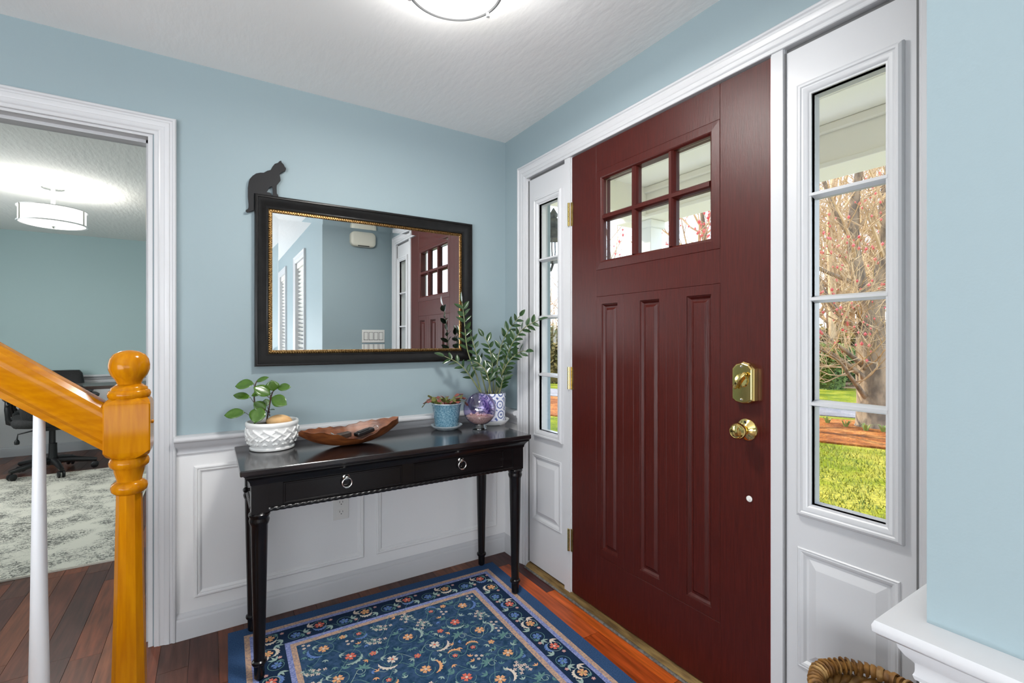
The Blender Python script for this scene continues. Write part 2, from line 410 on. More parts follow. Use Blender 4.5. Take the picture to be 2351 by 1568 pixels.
# jamb of the office doorway
m = MB()
m.box(-1.63, -1.615, -0.001, 0.14, 0, 2.005); m.box(-2.56, -2.545, -0.001, 0.14, 0, 2.005); m.box(-2.545, -1.63, -0.001, 0.14, 1.99, 2.005)
m.box(-1.640, -1.630, 0.045, 0.085, 0, 1.99); m.box(-2.545, -2.535, 0.045, 0.085, 0, 1.99); m.box(-2.545, -1.63, 0.045, 0.085, 1.978, 1.99)
jamb = trimobj('trim_8', m, 'white jamb and stop lining the office doorway', smooth=None)
for z in (1.70, 0.97, 0.24):
    m = MB(); m.box(-1.642, -1.6395, 0.10, 0.135, z - 0.045, z + 0.045); m.tube([(-1.643, 0.138, z - 0.045), (-1.643, 0.138, z + 0.045)], 0.006, 8)
    m.build('hinge', MT['brass_dull'], jamb)
m = MB(); m.frame(lambda a, b, h: (a, 0.13 + h, b), -2.636, -1.539, 0.0, 2.072, CASE, open_bottom=True); trimobj('trim_9', m, 'white casing on the office side of the doorway', smooth=25)
# casing round the front door and sidelights
m = MB(); m.frame(DWf, -1.965, -0.156, 0.0, 2.122, CASE, open_bottom=True); trimobj('trim_10', m, 'white moulded casing around the front door and both sidelights', smooth=25)
# frame: posts and head between door and sidelights, jambs running through the wall
m = MB()
m.box(0.0, 0.14, -0.596, -0.545, 0.012, 2.05); m.box(0.0, 0.14, -1.572, -1.531, 0.012, 2.05)
m.box(-0.006, 0.0, -0.590, -0.548, 0.012, 2.05); m.box(-0.006, 0.0, -1.570, -1.536, 0.012, 2.05)
m.box(0.0, 0.125, -0.236, -0.215, 0.0, 2.05); m.box(0.0, 0.16, -1.905, -1.886, 0.0, 2.05); m.box(0.0, 0.16, -1.905, -0.215, 2.05, 2.075)
trimobj('trim_11', m, 'white posts and head of the front door frame', smooth=None)
# grey strips that paint the shade in the gaps round the sidelights
m = MB(); m.box(-0.001, 0.03, -1.8865, -1.8825, 0.03, 2.036); m.box(-0.001, 0.03, -0.2400, -0.2360, 0.03, 2.036); m.box(-0.001, 0.03, -1.5755, -1.5718, 0.03, 2.036); m.box(0.012, 0.04, -0.545, -0.236, 2.036, 2.05); m.box(0.012, 0.04, -1.886, -1.572, 2.036, 2.05); trimobj('sidelight_gap_shade', m, 'grey strips painted as the shadow lines around the sidelights', 'gapshade', smooth=None)
# threshold
MT['sill'] = pm('bronze_threshold', (0.42, 0.27, 0.10, 1), 0.35, metal=0.7, col2=(0.20, 0.12, 0.05, 1), scale=14, stretch=(6, 0.7, 6), bump=0.1)
m = MB(); prof = [(-0.020, 0.0), (-0.020, 0.006), (-0.006, 0.020), (0.004, 0.024), (0.16, 0.024), (0.20, -0.02), (0.20, -0.06), (0.0, -0.06)]
def sill_span(y0, y1):
    q = MB(); q.rings([[(x, y, z) for x, z in prof] for y in (y0, y1)]); return q
th = tag(sill_span(-1.886, -0.236).build('threshold', MT['sill'], bevel=0.002), 'bronze coloured metal door threshold with worn grey edge', 'threshold', None, 'structure')
q = MB(); q.box(-0.030, -0.020, -1.886, -0.236, 0, 0.008); q.build('edge_strip', MT['wstrip'], th, bevel=0.002)

# ================================================================== FRONT DOOR
door = thing('door_1', 'maroon painted wooden front door with six small panes and three tall panels', 'door', (0.0, -1.06, 0.0), kind='structure')
DY0, DY1, DZ0, DZ1, TH = -1.529, -0.597, 0.027, 2.045, 0.045
def dpart(name, y0, y1, z0, z1, x0=0.0, x1=TH, bev=0.0009, mat='door'):
    b = MB(); b.box(x0, x1, y0, y1, z0, z1); return b.build(name, MT[mat], door, bevel=bev, seg=1)
dpart('stile', -0.762, DY1, DZ0, DZ1); dpart('stile', DY0, -1.362, DZ0, DZ1)
dpart('rail', -1.362, -0.762, 1.928, DZ1); dpart('rail', -1.362, -0.762, 1.385, 1.500); dpart('rail', -1.362, -0.762, DZ0, 0.263)
# window frame with muntins
wf = MB()
wf.frame(DWf, -1.362, -0.762, 1.500, 1.928, [(0, -0.045), (0, 0.0), (0.001, 0.001), (0.030, 0.003), (0.034, 0.001), (0.040, -0.006), (0.040, -0.045)])
WY0, WY1, WZa, WZb = -1.322, -0.802, 1.540, 1.888
wfo = wf.build('window_frame', MT['door'], door, bevel=0.0006, seg=1)
def munt(y0, y1, z0, z1, vert):
    b = MB()
    if vert:
        pr = [(y0, 0.016), (y0 + 0.004, 0.006), (y0 + 0.009, -0.001), (y1 - 0.009, -0.001), (y1 - 0.004, 0.006), (y1, 0.016), (y1, 0.034), (y0, 0.034)]
        b.rings([[(x, y, z) for y, x in pr] for z in (z0, z1)])
    else:
        pr = [(z0, 0.016), (z0 + 0.004, 0.006), (z0 + 0.009, -0.0012), (z1 - 0.009, -0.0012), (z1 - 0.004, 0.006), (z1, 0.016), (z1, 0.034), (z0, 0.034)]
        b.rings([[(x, y, z) for z, x in pr] for y in (y0, y1)])
    return b.build('muntin', MT['door'], wfo)
munt(-0.991, -0.962, WZa, WZb, True); munt(-1.173, -1.144, WZa, WZb, True); munt(WY0, WY1, 1.709, 1.741, False)
for (a, b) in ((-0.962, -0.802), (-1.144, -0.991), (-1.322, -1.173)):
    for (c, d) in ((1.741, 1.888), (1.540, 1.709)):
        g = MB(); g.box(0.022, 0.025, a - 0.0, b, c, d); g.build('pane', MT['glass'], door)
# three raised panels with boards between
PROF = [(0, -0.02), (0, 0.0), (0.033, 0.0), (0.0335, -0.004), (0.037, -0.005), (0.044, -0.0125), (0.049, -0.0125), (0.051, -0.0125), (0.058, -0.006), (0.0605, -0.0035)]
for a, b in ((-0.923, -0.763), (-1.141, -0.979), (-1.3615, -1.197)):
    q = MB(); q.frame(DWf, a, b, 0.264, 1.3845, PROF, cap=True); q.build('raised_panel', MT['door'], door, bevel=0.0006, seg=1)
dpart('board', -0.979, -0.923, 0.264, 1.3845, 0, 0.02); dpart('board', -1.197, -1.141, 0.264, 1.3845, 0, 0.02)
dpart('back_skin', -1.362, -0.762, 0.263, 1.385, 0.02, TH)
q = MB(); q.box(0.0, TH, DY0 - 0.0015, DY0, DZ0, DZ1)
MT['rededge'] = pm('bright_red_door_edge', S(110, 26, 24), 0.4, bump=0.05, scale=60)
q.build('door_edge', MT['rededge'], door)
# hinges
for z0, z1 in ((1.728, 1.837), (0.967, 1.071), (0.212, 0.316)):
    h = MB(); h.box(-0.003, 0.0, -0.606, -0.580, z0, z1)
    ho = h.build('hinge', MT['brass_dull'], door)
    n = 5
    for i in range(n):
        a = z0 + (z1 - z0) * i / n
        r = MB(); r.lathe([(0.0066, a + 0.0008), (0.0066, a + (z1 - z0) / n - 0.0008)], 14, (-0.0075, -0.582, 0)); r.build('knuckle', MT['brass'], ho, smooth=40)
# deadbolt escutcheon
lk = thing('deadbolt', None, None, (0, 0, 0)); lk.parent = door; lk.location = (0, 0, 0)
def lkb(mb, name, mat, parent, **k): return mb.build(name, MT[mat], parent, **k)
cy, z0, z1, hw = -1.456, 0.999, 1.130, 0.036
poly = [(-hw, z0 + 0.012), (-hw * 0.6, z0 + 0.003), (0, z0), (hw * 0.6, z0 + 0.003), (hw, z0 + 0.012), (hw, z1 - 0.020), (hw * 0.62, z1 - 0.006), (0, z1), (-hw * 0.62, z1 - 0.006), (-hw, z1 - 0.020)]
b = MB(); b.prism(poly, lambda a, c, h: (-h, cy + a, c), 0.0, 0.020)
inner = [(a * 0.84, (c - 1.064) * 0.92 + 1.064) for a, c in poly]
rr = [[(-0.020, cy + a, c) for a, c in poly], [(-0.026, cy + a * 0.93, (c - 1.064) * 0.965 + 1.064) for a, c in poly], [(-0.029, cy + a, c) for a, c in inner]]
b.rings(rr, True, False, True)
po = lkb(b, 'lock_plate', 'brass', lk, bevel=0.0012)
b = MB(); b.lathe([(0.0, 0.0), (0.019, 0.0), (0.021, 0.003), (0.019, 0.006), (0.0, 0.007)], 28, (-0.029, cy, 1.072), Matrix.Rotation(-PI / 2, 3, 'Y')); lkb(b, 'turn_rose', 'brass', lk, smooth=40)
b = MB()
tp = []
for i in range(9):
    s = i / 8; a = (s - 0.5) * 0.058
    ww = 0.007 + 0.004 * abs(s - 0.5) * 2; dp = 0.018 - 0.008 * (2 * (s - 0.5)) ** 2
    cyy = cy + a * -0.62; czz = 1.072 - a * -0.9 * -1.0
    d = Vector((0, 0.82, 0.57))
    c = Vector((0, cyy, 1.072 + a * 0.85)); nrm = Vector((0, 0.80, 0.60)) * ww * 0.5
    tp.append([c + nrm + Vector((-0.034, 0, 0)), c + nrm + Vector((-0.034 - dp, 0, 0)), c - nrm + Vector((-0.034 - dp, 0, 0)), c - nrm + Vector((-0.034, 0, 0))])
b.rings(tp); lkb(b, 'thumb_turn', 'brass', lk, bevel=0.002, smooth=50)
for zz in (1.116, 1.013):
    b = MB(); b.lathe([(0.0, 0.003), (0.0035, 0.0025), (0.0045, 0.0)], 12, (-0.029, cy, zz), Matrix.Rotation(-PI / 2, 3, 'Y')); lkb(b, 'screw', 'nickel', lk, smooth=40)
# knob
kn = thing('door_knob', None, None, (0, 0, 0)); kn.parent = door
RY = Matrix.Rotation(-PI / 2, 3, 'Y')
b = MB(); b.lathe([(0.034, 0.0), (0.034, 0.003), (0.031, 0.006), (0.020, 0.012), (0.015, 0.016), (0.0, 0.016)], 40, (0, cy, 0.917), RY); lkb(b, 'rose', 'brass', kn, smooth=35)
b = MB(); b.lathe([(0.0105, 0.014), (0.010, 0.026), (0.013, 0.030), (0.020, 0.034), (0.0245, 0.042), (0.0258, 0.050), (0.024, 0.057), (0.0195, 0.0615), (0.0185, 0.0605), (0.014, 0.062), (0.0, 0.0625)], 40, (0, cy, 0.917), RY); lkb(b, 'knob', 'brass', kn, smooth=35)
b = MB(); b.lathe([(0.0, 0.0135), (0.003, 0.013), (0.0036, 0.011)], 10, (0, cy + 0.0, 0.942), RY); lkb(b, 'set_screw', 'dark', kn)
b = MB(); b.lathe([(0.0095, 0.0), (0.0095, 0.002), (0.007, 0.0035), (0.0055, 0.0025), (0.004, 0.005), (0.0, 0.0055)], 24, (0, -1.464, 0.702), RY); b.build('white_screw_cap', MT['plate'], door, smooth=40)

# ================================================================== SIDELIGHTS
GR = thin_glass('sidelight_glass', (0.97, 0.985, 0.97, 1), 0.5)
def sidelight(name, y0, y1, g0, g1, label):
    root = thing(name, label, 'window', (0.0, (y0 + y1) / 2, 0.03), kind='structure')
    gz0, gz1 = 0.737, 1.888
    ym_ = (y0 + y1) / 2; hw_ = 0.115
    b = MB(); b.box(0.004, TH, y0, g0, gz0, 2.036); b.box(0.004, TH, g1, y1, gz0, 2.036); b.box(0.004, TH, g0, g1, gz1, 2.036)
    b.box(0.004, TH, y0, y1, 0.601, gz0); b.box(0.004, TH, y0, y1, 0.03, 0.272)
    b.box(0.004, TH, y0, ym_ - hw_, 0.272, 0.601); b.box(0.004, TH, ym_ + hw_, y1, 0.272, 0.601); b.box(0.016, TH, ym_ - hw_, ym_ + hw_, 0.272, 0.601)
    b.build('slab', MT['white'], root)
    # moulded glazing frame standing proud
    tr = 0.038
    b = MB(); b.frame(DWf, g0 - tr, g1 + tr, gz0 - tr, gz1 + tr, [(0, -0.004), (0, 0.004), (0.003, 0.010), (0.009, 0.0135), (0.014, 0.013), (0.017, 0.010), (0.021, 0.011), (0.027, 0.009), (0.032, 0.005), (0.034, 0.003), (tr, 0.002), (tr, -0.018)])
    b.build('glazing_frame', MT['white'], root, smooth=30)
    n = 4; mt = 0.020; lh = (gz1 - gz0 - 3 * mt) / n
    for i in range(n):
        a = gz0 + i * (lh + mt)
        b = MB(); b.box(0.020, 0.023, g0, g1, a, a + lh); b.build('pane', GR, root)
        if i < n - 1:
            c0, c1 = a + lh, a + lh + mt
            q = MB(); pr = [(0.019, c0), (0.006, c0 + 0.004), (-0.004, c0 + 0.006), (-0.004, c1 - 0.006), (0.006, c1 - 0.004), (0.019, c1), (0.034, c1), (0.034, c0)]
            q.rings([[(x, y, z) for x, z in pr] for y in (g0 - 0.004, g1 + 0.004)]); q.build('muntin', MT['white'], root)
    ym = (y0 + y1) / 2; hw = 0.115
    b = MB(); b.frame(DWf, ym - hw, ym + hw, 0.272, 0.601, [(0, -0.003), (0.0, 0.000), (0.004, 0.001), (0.010, -0.0015), (0.016, -0.008), (0.022, -0.008), (0.044, 0.001)], cap=True)
    b.build('raised_panel', MT['white'], root, smooth=20)
    # shallow field lip around the panel
    b = MB(); b.frame(DWf, ym - hw - 0.006, ym + hw + 0.006, 0.266, 0.607, [(0, -0.004), (0, -0.001), (0.003, 0.0015), (0.006, 0.0005), (0.006, -0.004)]); b.build('panel_bead', MT['white'], root)
    return root
sidelight('window_1', -0.544, -0.2405, -0.4895, -0.330, 'narrow white sidelight with four panes left of the maroon door')
sidelight('window_2', -1.8822, -1.5758, -1.8215, -1.646, 'narrow white sidelight with four panes right of the maroon door')

# ================================================================== MIRROR
mir = thing('wall_mirror', 'large wall mirror in a black frame with gold rope inner edge', 'mirror', (-0.745, 0.0, 1.083))
MX0, MX1, MZ0, MZ1 = -1.265, -0.225, 1.083, 1.822
m = MB(); m.frame(MWf, MX0, MX1, MZ0, MZ1, [(0, 0.0), (0, 0.026), (0.002, 0.031), (0.007, 0.033), (0.011, 0.0325), (0.013, 0.029), (0.020, 0.027), (0.030, 0.022), (0.040, 0.015), (0.046, 0.013), (0.050, 0.0145), (0.053, 0.0135), (0.0545, 0.009), (0.0545, 0.0)])
m.build('frame', MT['frame'], mir, smooth=38)
# gilt rope: small slanted beads
m = MB(); gi = 0.0545; m.frame(MWf, MX0 + gi, MX1 - gi, MZ0 + gi, MZ1 - gi, [(0, 0.0), (0, 0.009), (0.003, 0.0105), (0.012, 0.0105), (0.015, 0.0085), (0.015, 0.0)])
gold_fillet = m.build('gilt_fillet', MT['gold'], mir)
m = MB(); r0 = gi + 0.0075
def bead(x, z, ang):
    # a squashed octahedral bead lying slantwise
    L, W, H = 0.0085, 0.0042, 0.0045
    c, s = math.cos(ang), math.sin(ang)
    ring = [(L * c * k1 + -W * s * k2, L * s * k1 + W * c * k2) for k1, k2 in ((1, 0), (0.6, 0.8), (-0.6, 0.8), (-1, 0), (-0.6, -0.8), (0.6, -0.8))]
    vs = [(x + a, -0.0100, z + b) for a, b in ring] + [(x + a * 0.5, -0.0100 - H, z + b * 0.5) for a, b in ring]
    m.add(vs, [(i, (i + 1) % 6, (i + 1) % 6 + 6, i + 6) for i in range(6)] + [(6, 7, 8, 9, 10, 11)])
p = 0.0100
x = MX0 + r0
while x < MX1 - r0:
    bead(x, MZ0 + r0, 0.9); bead(x, MZ1 - r0, -0.9); x += p
z = MZ0 + r0 + p
while z < MZ1 - r0 - p * 0.5:
    bead(MX0 + r0, z, 0.65); bead(MX1 - r0, z, -0.65); z += p
tag(m.build('gilt_rope', MT['gold'], mir, smooth=50), 'antique gold twisted rope edge', kind='stuff')
g0 = gi + 0.0145; bw = 0.024
m = MB(); m.frame(MWf, MX0 + g0, MX1 - g0, MZ0 + g0, MZ1 - g0, [(0, 0.003), (0, 0.0070), (bw, 0.0065)], cap=True)
m.build('mirror_glass', MT['mirror'], mir)

# ================================================================== CAT
cat_pts = [(-1.1618, 1.9835), (-1.1602, 1.9761), (-1.1514, 1.9676), (-1.1479, 1.9593), (-1.1427, 1.9547), (-1.1427, 1.9475), (-1.1467, 1.9385), (-1.1595, 1.9328), (-1.1683, 1.921), (-1.1653, 1.9075), (-1.1646, 1.8949), (-1.1722, 1.8834), (-1.1791, 1.872), (-1.1798, 1.8592), (-1.1789, 1.8364), (-1.1738, 1.8309), (-1.1729, 1.8225),
 (-1.1962, 1.8225), (-1.1944, 1.8339), (-1.1962, 1.8589), (-1.1981, 1.8632), (-1.2053, 1.8599), (-1.2114, 1.8526), (-1.2144, 1.8433), (-1.2193, 1.8362), (-1.2076, 1.8361), (-1.2008, 1.8329), (-1.1981, 1.8225),
 (-1.2670, 1.8225), (-1.2670, 1.7506), (-1.2852, 1.7395), (-1.2928, 1.738), (-1.2982, 1.7419), (-1.2977, 1.7469), (-1.2906, 1.7521), (-1.2878, 1.7594), (-1.2873, 1.7743), (-1.2899, 1.8036), (-1.2899, 1.8431), (-1.2869, 1.8683), (-1.283, 1.8814), (-1.2721, 1.897), (-1.2589, 1.9093), (-1.2434, 1.9155), (-1.2301, 1.9177), (-1.2166, 1.9285), (-1.2031, 1.9348), (-1.1962, 1.95), (-1.1871, 1.9645), (-1.1745, 1.9715), (-1.1688, 1.9795)]
MT['catblack'] = pm('matte_black_board', (0.011, 0.011, 0.012, 1), 0.55, bump=0.05, scale=80, spec=0.25)
m = MB(); m.prism(cat_pts, MWf, 0.013, 0.0195)
ct = thing('cat_cutout', 'flat black sitting cat silhouette perched on the mirror frame corner', 'ornament', (-1.22, -0.016, 1.8225))
m.build('silhouette', MT['catblack'], ct, bevel=0.0008, seg=1)

# ================================================================== CONSOLE TABLE
TZ = 0.757
table = thing('console_table', 'black wooden console table with two drawers and turned tapered legs', 'table', (-0.75, -0.27, 0.0))
TX0, TX1, TY0, TY1 = -1.341, -0.160, -0.497, -0.050
m = MB(); m.box(TX0, TX1, TY0, TY1, TZ - 0.020, TZ); m.build('tabletop', MT['black_top'], table, bevel=0.004, seg=3)
# crown moulding under the top
LX0, LX1, LY0, LY1 = -1.279, -0.213, -0.438, -0.108
HB = 0.027
ax0, ax1, ay0, ay1 = LX0 - HB, LX1 + HB, LY0 - HB, LY1 + HB
m = MB()
def rect_ring(e, z): return [(ax0 - e, ay0 - e, z), (ax1 + e, ay0 - e, z), (ax1 + e, min(ay1 + e, -0.051), z), (ax0 - e, min(ay1 + e, -0.051), z)]
m.rings([rect_ring(0.003, 0.696), rect_ring(0.004, 0.704), rect_ring(0.007, 0.712), rect_ring(0.014, 0.721), rect_ring(0.020, 0.726), rect_ring(0.020, 0.731), rect_ring(0.024, 0.734), rect_ring(0.024, TZ - 0.020)])
m.build('crown_moulding', MT['black_wood'], table, smooth=30)
# apron
m = MB(); m.box(LX0 + HB, LX1 - HB, LY0 - HB + 0.006, LY0 - 0.002, 0.602, 0.70); m.box(LX0 + HB, LX1 - HB, LY1 + 0.005, LY1 + HB - 0.004, 0.602, 0.70)
m.box(LX0 - HB + 0.006, LX0 + 0.002, LY0 + HB, LY1 - HB, 0.602, 0.70); m.box(LX1 - 0.002, LX1 + HB - 0.006, LY0 + HB, LY1 - HB, 0.602, 0.70)
m.build('apron', MT['black_wood'], table)
yf = LY0 - HB + 0.006
for a0, a1 in ((-1.206, -0.769), (-0.722, -0.288)):
    m = MB(); m.frame(lambda a, b, h: (a, yf - h, b), a0, a1, 0.613, 0.692, [(0, -0.004), (0, 0.001), (0.002, 0.003), (0.006, 0.003), (0.008, 0.0), (0.013, -0.003), (0.014, -0.003)], cap=True)
    dr = m.build('drawer', MT['black_wood'], table, smooth=20)
    cx, cz = (a0 + a1) / 2, 0.667
    m = MB(); RX = Matrix.Rotation(PI / 2, 3, 'X')
    m.lathe([(0.0, 0.0), (0.0125, 0.0), (0.0125, 0.003), (0.009, 0.005), (0.0085, 0.012), (0.006, 0.015), (0.0, 0.016)], 20, (cx, yf + 0.003, cz + 0.010), RX)
    ring = [(cx + 0.0175 * math.sin(a), yf - 0.0135, cz - 0.0085 + 0.0175 * math.cos(a)) for a in [2 * PI * i / 28 for i in range(28)]]
    m.tube(ring, 0.0026, 8, loop=True)
    m.tube([(cx - 0.007, yf - 0.0135, cz - 0.026), (cx + 0.007, yf - 0.0135, cz - 0.026)], 0.0036, 8)
    m.build('ring_pull', MT['nickel'], dr, smooth=40)
# twisted rope along the bottom of the apron
def twist(p0, p1, r, pitch, n=6):
    p0, p1 = Vector(p0), Vector(p1); L = (p1 - p0).length; d = (p1 - p0).normalized(); q = MB()
    u = Vector((0, 0, 1)); w_ = d.cross(u)
    K = int(L / pitch * 6); rsx = []
    for i in range(K + 1):
        s = i / K * L; ph = s / pitch * PI
        ring = []
        for j in range(12):
            a = 2 * PI * j / 12
            rr = r * (0.78 + 0.22 * abs(math.cos(a + ph)) * 1.0)
            ring.append(p0 + d * s + (u * math.cos(a) + w_ * math.sin(a)) * rr)
        rsx.append(ring)
    return q.rings(rsx)
twist((LX0 + HB, yf - 0.001, 0.604), (LX1 - HB, yf - 0.001, 0.604), 0.0085, 0.0225).build('rope_moulding', MT['black_wood'], table, smooth=60)
twist((LX0 - HB + 0.005, LY0 + HB, 0.604), (LX0 - HB + 0.005, LY1 - HB, 0.604), 0.0085, 0.0225).build('rope_moulding', MT['black_wood'], table, smooth=60)
legp = [(0.0, 0.0), (0.0115, 0.0), (0.0165, 0.006), (0.0175, 0.040), (0.0180, 0.050), (0.0225, 0.053), (0.0245, 0.058), (0.0235, 0.064), (0.0185, 0.068), (0.0180, 0.075), (0.0205, 0.20), (0.0240, 0.36), (0.0262, 0.48), (0.0275, 0.540), (0.0290, 0.543), (0.0315, 0.550), (0.0330, 0.558), (0.0305, 0.566), (0.0310, 0.569), (0.0345, 0.575), (0.0345, 0.581), (0.030, 0.586), (0.026, 0.588), (0.0, 0.588)]
leg0 = None
for lx in (LX0, LX1):
    for ly in (LY0, LY1):
        if leg0 is None:
            m = MB(); m.lathe(legp, 32, (0, 0, 0)); m.box(-HB, HB, -HB, HB, 0.586, 0.702)
            leg0 = m.build('leg', MT['black_wood'], table, smooth=35, local=True); o = leg0
        else: o = copy_obj(leg0, table)
        o.location = (lx - table.location.x, ly - table.location.y, 0.0095)
# the little side knob seen on the left end
m = MB(); m.lathe([(0.0, 0.0), (0.006, 0.0), (0.006, 0.006), (0.010, 0.010), (0.011, 0.015), (0.008, 0.020), (0.0, 0.021)], 16, (LX0 - HB + 0.006, -0.30, 0.640), Matrix.Rotation(-PI / 2, 3, 'Y')); m.build('side_knob', MT['black_wood'], table, smooth=40)

# ================================================================== WHITE POT WITH PEPEROMIA
RT = Vector((0.8462, -0.5329, 0)); UP = Vector((0, 0, 1)); FWD = Vector((0.5329, 0.8462, 0))
MT['glaze'] = pm('white_glazed_ceramic', (0.78, 0.78, 0.765, 1), 0.14, bump=0.02, scale=30, coat=0.3)
MT['soil'] = pm('potting_soil', (0.035, 0.022, 0.014, 1), 0.95, col2=(0.09, 0.06, 0.035, 1), scale=120, bump=0.8, bdist=0.01)
pc = Vector((-1.210, -0.158, TZ))
wpot = thing('ceramic_pot', 'white glazed ceramic pot with basketweave pattern at the table\'s left end', 'pot', pc)
m = MB(); m.lathe([(0.0, 0.0), (0.078, 0.0), (0.083, 0.003), (0.084, 0.009), (0.080, 0.014), (0.083, 0.020), (0.091, 0.036), (0.0945, 0.055), (0.0945, 0.082), (0.0935, 0.090), (0.0955, 0.094), (0.0985, 0.099), (0.0985, 0.109), (0.096, 0.113), (0.090, 0.113), (0.087, 0.108), (0.086, 0.090), (0.0, 0.088)], 64, pc)
m.build('pot_body', MT['glaze'], wpot, smooth=35)
n = 14
for i in range(n):
    for sgn in (1, -1):
        m = MB(); pts = []
        for k2 in range(7):
            s = k2 / 6
            a = 2 * PI * i / n + sgn * (s - 0.5) * 2 * PI / n * 1.5 + (0 if sgn > 0 else PI / n * 0.5)
            zz = 0.044 + s * 0.042
            R_ = 0.0940 + (0.0012 if (s < 0.5) == (sgn > 0) else -0.0012)
            pts.append((pc.x + R_ * math.cos(a), pc.y + R_ * math.sin(a), pc.z + zz))
        m.tube(pts, 0.0052, 6, flat=1.0); m.build('weave_strap', MT['glaze'], wpot, smooth=60)
for i in range(16):
    a = 2 * PI * i / 16
    m = MB()
    for j in range(5):
        b_ = PI * (j + 0.5) / 5
        dx, dz = math.cos(b_) * 0.0095, math.sin(b_) * 0.0095 - 0.003
        a2 = a + dx / 0.090; R_ = 0.0905 - (0.036 - (0.032 + dz)) * 0.15
        c = Vector((pc.x + R_ * math.cos(a2), pc.y + R_ * math.sin(a2), pc.z + 0.030 + dz))
        c0 = Vector((pc.x + 0.089 * math.cos(a), pc.y + 0.089 * math.sin(a), pc.z + 0.027))
        m.tube([c0, (c0 + c) / 2, c], [0.002, 0.0042, 0.0026], 6)
    m.build('petal_relief', MT['glaze'], wpot, smooth=60)
m = MB(); m.lathe([(0.0, 0.006), (0.04, 0.006), (0.0865, 0.0)], 32, pc + Vector((0, 0, 0.094)), cap0=False, cap1=False); m.build('soil', MT['soil'], wpot)

def leaf_mesh(L, W, fold=0.10, droop=0.15, shape=0.9, ns=8, pt=0.0):
    q = MB(); rs2 = []
    for i in range(ns + 1):
        s = i / ns
        w_ = W / 2 * (math.sin(PI * s ** shape)) ** 0.75 if 0 < s < 1 else 0.0004
        z = -droop * L * s * s
        rs2.append([(-w_, L * s, z + fold * w_), (-w_ * 0.5, L * s, z + fold * w_ * 0.35), (0, L * s, z - 0.0003), (w_ * 0.5, L * s, z + fold * w_ * 0.35), (w_, L * s, z + fold * w_)])
    return q.rings(rs2, closed=False, cap0=False, cap1=False)
def orient(base, tip_dir, normal):
    y = Vector(tip_dir).normalized(); z = Vector(normal); z = (z - y * z.dot(y)).normalized(); x = y.cross(z)
    M_ = Matrix((x, y, z)).transposed().to_4x4(); M_.translation = Vector(base); return M_
def leaf_mat(name, c1, c2, rough=0.3):
    m_ = pm(name, c1, rough, col2=c2, scale=25, spec=0.6, bump=0.05)
    return m_
MT['pep'] = leaf_mat('rubber_leaf_green', S(56, 88, 26), S(78, 112, 40), 0.22)
MT['stem_dark'] = pm('dark_stem', S(58, 40, 34), 0.6, col2=S(84, 60, 44), scale=60)
plant = thing('peperomia_plant', 'small plant with round glossy green leaves in the white pot', 'plant', pc + Vector((0, 0, 0.098)))
pxm = 1 / 561.0
def pp(px, py, d=0.0): return pc + RT * ((px - 625) * pxm) + UP * (0.105 + (962 - py) * pxm) - FWD * d
m = MB()
m.tube([pp(584, 968), pp(585, 935), pp(583, 905), pp(586, 875), pp(590, 868)], [0.0038, 0.0034, 0.0028, 0.0022, 0.0012], 7); m.build('stem', MT['stem_dark'], plant, smooth=60)
m = MB(); m.tube([pp(610, 968), pp(617, 930), pp(623, 900), pp(629, 885)], [0.0032, 0.003, 0.0024, 0.0014], 7); m.build('stem', MT['stem_dark'], plant, smooth=60)
leaves = [((586, 873), (548, 876), 27, 0.03, (0, 0.5)), ((586, 870), (612, 858), 13, -0.01, (0, 0.5)), ((577, 905), (541, 897), 17, 0.02, (0, 0.45)), ((566, 939), (523, 942), 23, 0.03, (0, 0.42)),
          ((607, 926), (600, 957), 33, 0.06, (0, 0.25)), ((604, 893), (582, 899), 14, 0.02, (0, 0.45)), ((626, 898), (598, 878), 27, 0.05, (0, 0.5)), ((630, 890), (628, 866), 27, 0.02, (0, 0.3)),
          ((636, 884), (666, 880), 18, 0.0, (0, 0.4)), ((628, 904), (666, 918), 26, 0.04, (0, 0.35)), ((622, 907), (640, 914), 10, 0.0, (0, 0.9)), ((613, 934), (592, 914), 22, 0.03, (0, 0.45)), ((612, 925), (609, 909), 16, 0.0, (0, 0.5)), ((617, 934), (630, 932), 8, 0.0, (0, 0.9))]
rl = random.Random(3)
for (b0, t1, wd, d, nn) in leaves:
    B = pp(*b0, d * 0.4); T = pp(*t1, d)
    L = (T - B).length
    nrm = (-FWD * (1 - nn[1]) + UP * nn[1] + RT * rl.uniform(-0.15, 0.15))
    q = leaf_mesh(L, wd * pxm * 1.12, fold=0.16, droop=0.10, shape=1.0)
    o = q.build('leaf', MT['pep'], plant, smooth=80, local=True)
    Mx = orient(B, T - B, nrm); Mx.translation -= plant.location; o.matrix_local = Mx
    sm = o.modifiers.new('thick', 'SOLIDIFY'); sm.thickness = 0.0012
    s_ = MB(); tgt = pp(584 if b0[0] < 592 else 619, b0[1] + 14); s_.tube([tgt, (tgt + B) / 2 - UP * 0.001, B], [0.0014, 0.0012, 0.001], 5); s_.build('leaf_stalk', MT['stem_dark'], plant, smooth=60)
